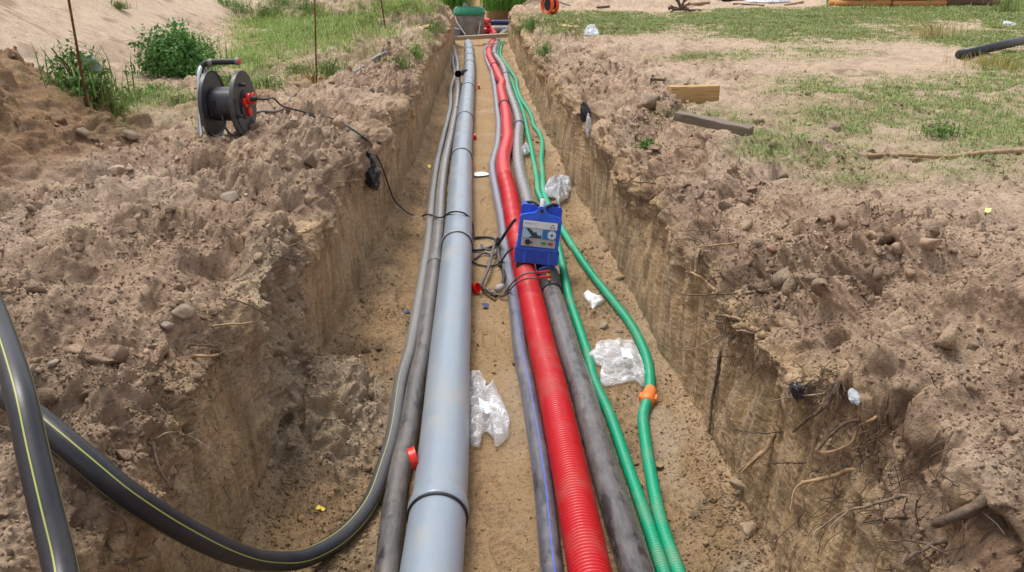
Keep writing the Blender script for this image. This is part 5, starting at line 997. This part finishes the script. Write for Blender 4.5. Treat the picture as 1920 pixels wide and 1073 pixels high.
sp = thing('shovel_blade', (cx_-.12, cy_+.5, .66), 'grey shovel blade poking up behind the manhole chamber', 'shovel', rot=(R(-12), 0, 0)); bm = bmesh.new(); prism(bm, [(-.05, 0), (.05, 0), (.06, .12), (.045, .18), (0, .21), (-.045, .18), (-.06, .12)], -.006, .006); obj('blade', bm, mat('dull_metal', (.25, .26, .28), .5, metal=.5, dust=.5), sp, bev=.003); tube('shaft', [Vector((0, 0, -.9)), Vector((0, 0, .02))], .018, mat('pale_stake', (0, 0, 0)), sp, 10)
BD = woodmat('wet_board', (.44, .38, .26), (.30, .25, .16), (14, 1, 14)); 
for (xa, ya, xb, yb, z, w_, hh, lb) in ((836, 77, 949, 70, .145, .14, .09, 'long greenish board lying across the pipes in front of the manhole'), (905, 83, 952, 83, .15, .05, .02, 'thin dark batten across the right pipes below the long board')):
    A_, B_ = P(xa, ya, z), P(xb, yb, z); bm = bmesh.new(); L_ = (B_-A_).length; bx(bm, (0, -w_/2, 0), (L_, w_/2, hh)); o = obj('cross_board', bm, BD, bev=.004); o.location = A_; o.rotation_euler = (0, 0, math.atan2(B_.y-A_.y, B_.x-A_.x)); tag(o, lb, 'board')
for y_, z_, r_, m_, lb in ((24.0, .30, .075, RED, 'upper red conduit crossing behind the manhole chamber'), (23.6, .20, .06, DARK, 'dark grey pipe crossing behind the manhole between the red ones'), (23.3, .08, .085, RED, 'lower red conduit crossing on the floor behind the manhole chamber')):
    o = tube('crossing_conduit', smooth_path([Vector((-2.6, y_, z_)), Vector((-1, y_+.03, z_)), Vector((-.3, y_, z_)), Vector((.28, y_-.05, z_))], .1), r_, m_, seg=16); tag(o, lb, 'conduit')
for y_, z_, r_, m_, lb in ((24.2, .24, .07, mat('navy_strap', (0, 0, 0)), 'navy blue pipe crossing to the right of the manhole chamber'), (23.5, .10, .10, DARK, 'thick grey pipe crossing to the right of the manhole chamber')):
    o = tube('crossing_pipe', smooth_path([Vector((.30, y_, z_)), Vector((.7, y_+.03, z_)), Vector((1.5, y_, z_))], .1), r_, m_, seg=16); tag(o, lb, 'pipe')
def rl(pl, r, m, lb): o = tube('riser_pipe', smooth_path([P(*a) for a in pl], .06), r, m, seg=16); tag(o, lb, 'pipe')
rl([(928, 66, .09), (924, 58, .12), (916, 50, .2), (910, 42, .35), (905, 38, .4)], .07, RED, 'pinkish red conduit bending up against the manhole chamber'); rl([(936, 70, .07), (944, 62, .07), (950, 58, .07)], .06, DUCT, 'grey pipe end bending right at the far trench corner')
bk_ = root('tan_stick', [(1040, 250), (1025, 252), (1000, 257)], .010, .008, RAW, 'thin tan stick lying across the floor behind the green conduits', .0, (), 'stick', None, .0)
# --- vegetation
def vegmat(nm, v=.35):
    m = bpy.data.materials.new(nm); m.use_nodes = True; n = m.node_tree.nodes; L = m.node_tree.links; b = n['Principled BSDF']
    at = n.new('ShaderNodeAttribute'); at.attribute_name = 'tone'; L.new(at.outputs['Color'], b.inputs['Base Color']); b.inputs['Roughness'].default_value = .55; b.inputs['Specular IOR Level'].default_value = .3
    tr_ = n.new('ShaderNodeBsdfTranslucent'); L.new(at.outputs['Color'], tr_.inputs[0]); mx = n.new('ShaderNodeMixShader'); mx.inputs[0].default_value = .3; L.new(b.outputs[0], mx.inputs[1]); L.new(tr_.outputs[0], mx.inputs[2]); L.new(mx.outputs[0], n['Material Output'].inputs[0]); return m
VEG = vegmat('leaf_tissue')
def blades(base, hgt, wid, cols, rg2, lean=.5):
    n = len(base); a = rg2.random(n)*6.283; dx, dy = np.cos(a), np.sin(a); ln = rg2.uniform(.1, 1, n)*lean*hgt
    s = np.stack([-dy, dx, 0*dx], -1)*wid[:, None]*.5; l1 = np.stack([dx*ln*.35, dy*ln*.35, hgt*.6], -1); l2 = np.stack([dx*ln, dy*ln, hgt*(1-.25*min(lean, 2))], -1)
    V = np.stack([base-s, base+s, base+l1+s*.8, base+l1-s*.8, base+l2], 1).reshape(-1, 3); k = (np.arange(n)*5)[:, None]
    F_ = np.concatenate([k+[0, 1, 2], k+[0, 2, 3], k+[3, 2, 4]], 1).reshape(-1, 3); return V, F_, np.repeat(cols, 5, 0)
def grass(name, n, label, seed, sel, hmean, wmean, tone=(.13, .20, .045), dry=.2):
    rg2 = np.random.default_rng(seed); cand = np.where(sel)[0]
    # cell areas so that density is per square metre
    ar = (np.abs(np.gradient(G1[..., 0], axis=1))*np.abs(np.gradient(G1[..., 1], axis=0))).reshape(-1)
    wv_ = (gcov**1.5*ar)[cand]; cum = np.cumsum(wv_); k = cand[np.searchsorted(cum, rg2.random(n)*cum[-1])]
    cellx = np.abs(np.gradient(G1[..., 0], axis=1)).reshape(-1)[k]; celly = np.abs(np.gradient(G1[..., 1], axis=0)).reshape(-1)[k]
    base = P1[k].astype(np.float64); base[:, 0] += (rg2.random(n)-.5)*cellx; base[:, 1] += (rg2.random(n)-.5)*celly; base[:, 2] -= .004
    d_ = np.hypot(base[:, 0], base[:, 1]); hg = rg2.lognormal(math.log(hmean), .4, n)*(1+.03*d_)*(.5+gcov[k]); wd = wmean*(1+.22*d_)*rg2.uniform(.6, 1.3, n)
    tn = np.array(tone)*rg2.uniform(.6, 1.5, (n, 1))*rg2.uniform(.85, 1.15, (n, 3)); dr_ = rg2.random(n) < dry*(1.4-gcov[k]); tn[dr_] = np.array([.36, .29, .14])*rg2.uniform(.6, 1.2, (dr_.sum(), 1))
    V, F_, t_ = blades(base, hg, wd, tn, rg2, 1.5); o = fastmesh(name, V, F_, VEG, smooth=False, tone=t_); tag(o, label, 'grass', kind='stuff')
inview = (px_ > -60) & (px_ < 1990) & (py_ > -40) & (gcov > .06) & (P1[:, 1] < 34)
grass('field_grass', 330000, 'patchy short grass growing on the sandy field right of the trench', 61, inview & (P1[:, 0] > .6) & (P1[:, 1] < 26.5), .017, .0024, dry=.4, tone=(.22, .285, .09))
grass('bank_grass', 60000, 'bright green grass between the sand hill and the left bank', 62, inview & (P1[:, 0] < -.6) & (P1[:, 1] < 26.5), .045, .002, tone=(.22, .32, .07), dry=.25)
grass('far_grass', 26000, 'tall grass on the ground beyond the pit', 63, inview & (P1[:, 1] >= 25.9), .11, .004, tone=(.13, .24, .04), dry=.1)
def leaves(n, cx, cy, cz_, rx, ry, rz_, sz, tone, rg2, hollow=.35):
    u = rg2.normal(size=(n, 3)); u /= np.linalg.norm(u, axis=1)[:, None]; r = rg2.uniform(hollow, 1, n)**.6; u[:, 2] = np.abs(u[:, 2]) if cz_ is None else u[:, 2]
    lump = 1+.65*perlin(u.astype(np.float32)*1.0, 2.4, float(cx)) ; p = u*r[:, None]*np.array([rx, ry, rz_])*lump[:, None]; p[:, 2] = np.abs(p[:, 2])
    nrm = u+rg2.normal(size=(n, 3))*.7+[0, 0, .6]; nrm /= np.linalg.norm(nrm, axis=1)[:, None]; t = np.cross(nrm, rg2.normal(size=(n, 3))); t /= np.linalg.norm(t, axis=1)[:, None]; b_ = np.cross(nrm, t)
    s = sz*rg2.uniform(.5, 1.4, n)[:, None]
    V = np.stack([p-t*s, p+b_*s*.42-nrm*s*.1, p+t*s-nrm*s*.25, p-b_*s*.42-nrm*s*.1, p+t*s*.1+nrm*s*.08], 1).reshape(-1, 3); k = (np.arange(n)*5)[:, None]
    F_ = np.concatenate([k+[0, 1, 4], k+[1, 2, 4], k+[2, 3, 4], k+[3, 0, 4]], 1).reshape(-1, 3); tn = np.repeat(np.array(tone)*rg2.uniform(.55, 1.5, (n, 1))*rg2.uniform(.9, 1.1, (n, 3)), 5, 0); return V, F_, tn
STEM = mat('green_stem', (.12, .17, .04), .7)
def bush(name, px, py, w_, h_, n, sz, tone, label, seed, cat='bush', group=None, loc=None, ns=12, hollow=.35, spikes=0):
    p0 = G(px, py)[0] if loc is None else Vector(loc); rg2 = np.random.default_rng(seed); o = thing(name, tuple(p0), label, cat, group)
    V, F_, t_ = leaves(n, seed, 0, 0, w_/2, w_/2*.8, h_, sz, tone, rg2, hollow); parts = [(V, F_)]; T_ = [t_]; off = len(V)
    if spikes:
        b_ = rg2.normal(size=(spikes, 3))*[w_*.28, w_*.25, 0]; VV, FF, tt = blades(b_, rg2.uniform(.5, 1.25, spikes)*h_, np.full(spikes, sz*.35), np.array(tone)*rg2.uniform(.7, 1.5, (spikes, 1)), rg2, .55); F_ = np.vstack([F_, FF+off]); V = np.vstack([V, VV]); t_ = np.vstack([t_, tt])
    fastmesh('foliage', V, F_, VEG, o, smooth=False, tone=t_); ps = []
    for k in range(ns):
        a = rg2.random()*6.283; e = Vector((math.cos(a)*w_*.38*rg2.random(), math.sin(a)*w_*.3*rg2.random(), h_*rg2.uniform(.5, .95))); ps.append(tube_arrays(smooth_path([Vector((0, 0, -.03)), e*.5+Vector((0, 0, h_*.1)), e], .05), .0045, 5))
    multi('stem', ps, STEM, o); return o
bush('leafy_bush', 332, 138, .72, .44, 4200, .026, (.095, .225, .05), 'dense dark green leafy bush at the foot of the sand slope', 71, ns=20)
bush('leafy_bush', 372, 128, .55, .40, 1300, .020, (.14, .27, .06), 'paler green weed growing against the right side of the dark bush', 72, ns=14, spikes=160)
bush('weed', 150, 175, .45, .30, 500, .022, (.10, .19, .045), 'green weed clump around the leaning rod', 73, 'weed', ns=10, spikes=60)
bush('weed', 190, 190, .40, .16, 300, .018, (.17, .22, .06), 'yellowish weed clump right of the leaning rod', 74, 'weed', ns=8, spikes=80)
WD = [(215, 215, .25, .14, 'small green weed at the edge of the dark heap'), (255, 190, .45, .12, 'low yellow-green weeds in the hollow'), (300, 175, .4, .10, 'low weeds below the dark bush'), (345, 195, .3, .10, 'thin weed left of the cable reel'), (420, 160, .35, .12, 'weed behind the handle of the cable reel'), (500, 165, .35, .12, 'weed behind the plug of the cable reel'),
      (560, 140, .3, .12, 'weed left of the upright rod'), (620, 140, .35, .16, 'weed right of the upright rod'), (455, 25, .6, .30, 'green weed on the sand slope'), (500, 30, .5, .30, 'tall thin weed on the sand slope'), (425, 12, .6, .2, 'low shrub high on the sand slope'), (530, 10, .6, .25, 'weed at the top edge of the sand slope'),
      (225, 17, .25, .12, 'lone small weed on the bare sand slope'), (575, 18, .6, .25, 'green weed where the sand slope ends'), (775, 110, .25, .16, 'tuft on the far left bank crest'), (745, 128, .3, .16, 'grassy tuft on the left bank near the trench'), (815, 62, .4, .25, 'bright tuft at the far left trench corner'), (1000, 55, .3, .2, 'bright tuft at the far right trench corner'),
      (975, 65, .25, .2, 'green tuft hanging over the far right wall'), (1022, 105, .2, .16, 'small tuft on the far right bank side'), (1215, 300-20, .12, .07, 'tiny green tuft by the weathered board'), (1885, 25, .6, .4, 'green weed right of the log pile'), (1560, 8, .4, .35, 'dark green weed left of the log pile'), (1765, 305-50, .3, .08, 'low green tuft in the middle of the right field')]
for i, (x, y, w_, h_, lb) in enumerate(WD): bush('weed', x, y, w_, h_, int(120+300*w_), .014+.004*(y < 60), (.12, .22, .045) if i % 3 else (.16, .22, .06), lb, 80+i, 'weed', 'weeds and tufts', ns=5, spikes=int(60+120*w_))
FB = [(-2.5, 25.65, 1.2, .75, 'bright green shrub over the left end of the far pit wall'), (-1.5, 25.65, 1.2, .75, 'bright green shrub on the far pit wall behind the left bank'), (-.75, 25.7, .7, .6, 'green shrub on the far pit wall left of the manhole'), (.52, 25.6, .85, .8, 'bright shrub spilling over the pit wall right of the manhole'), (1.15, 25.7, .8, .5, 'darker shrub at the right corner of the pit'), (1.9, 24.6, .8, .35, 'green clump on the ground beside the far right corner')]
for i, (x, y, w_, h_, lb) in enumerate(FB): bush('shrub', 0, 0, w_, h_, 1500, .035, (.11, .24, .035), lb, 120+i, 'shrub', 'shrubs above the far pit', loc=(x, y, .50+.06*(i % 3) if y > 25 else drop(x, y)-.05), spikes=500)
# sprouts of the reddish dry plants by the reel
bush('dry_weed', 480, 185, .35, .10, 60, .012, (.42, .22, .10), 'sparse reddish dry weeds behind the cable reel', 140, 'weed', None, ns=6, spikes=70); bush('dry_weed', 590, 158, .35, .12, 50, .014, (.45, .24, .10), 'reddish dry weeds at the foot of the upright rod', 141, 'weed', None, ns=6, spikes=70); bush('dry_weed', 1750, 70, 1.0, .25, 60, .02, (.38, .32, .14), 'tall dry grass clump in the middle of the far field', 142, 'grass clump', None, ns=6, spikes=300)
bush('dry_weed', 1880, 125, .8, .14, 60, .012, (.34, .30, .10), 'dry yellow grass in front of the loose black pipe', 143, 'grass clump', None, ns=6, spikes=500)
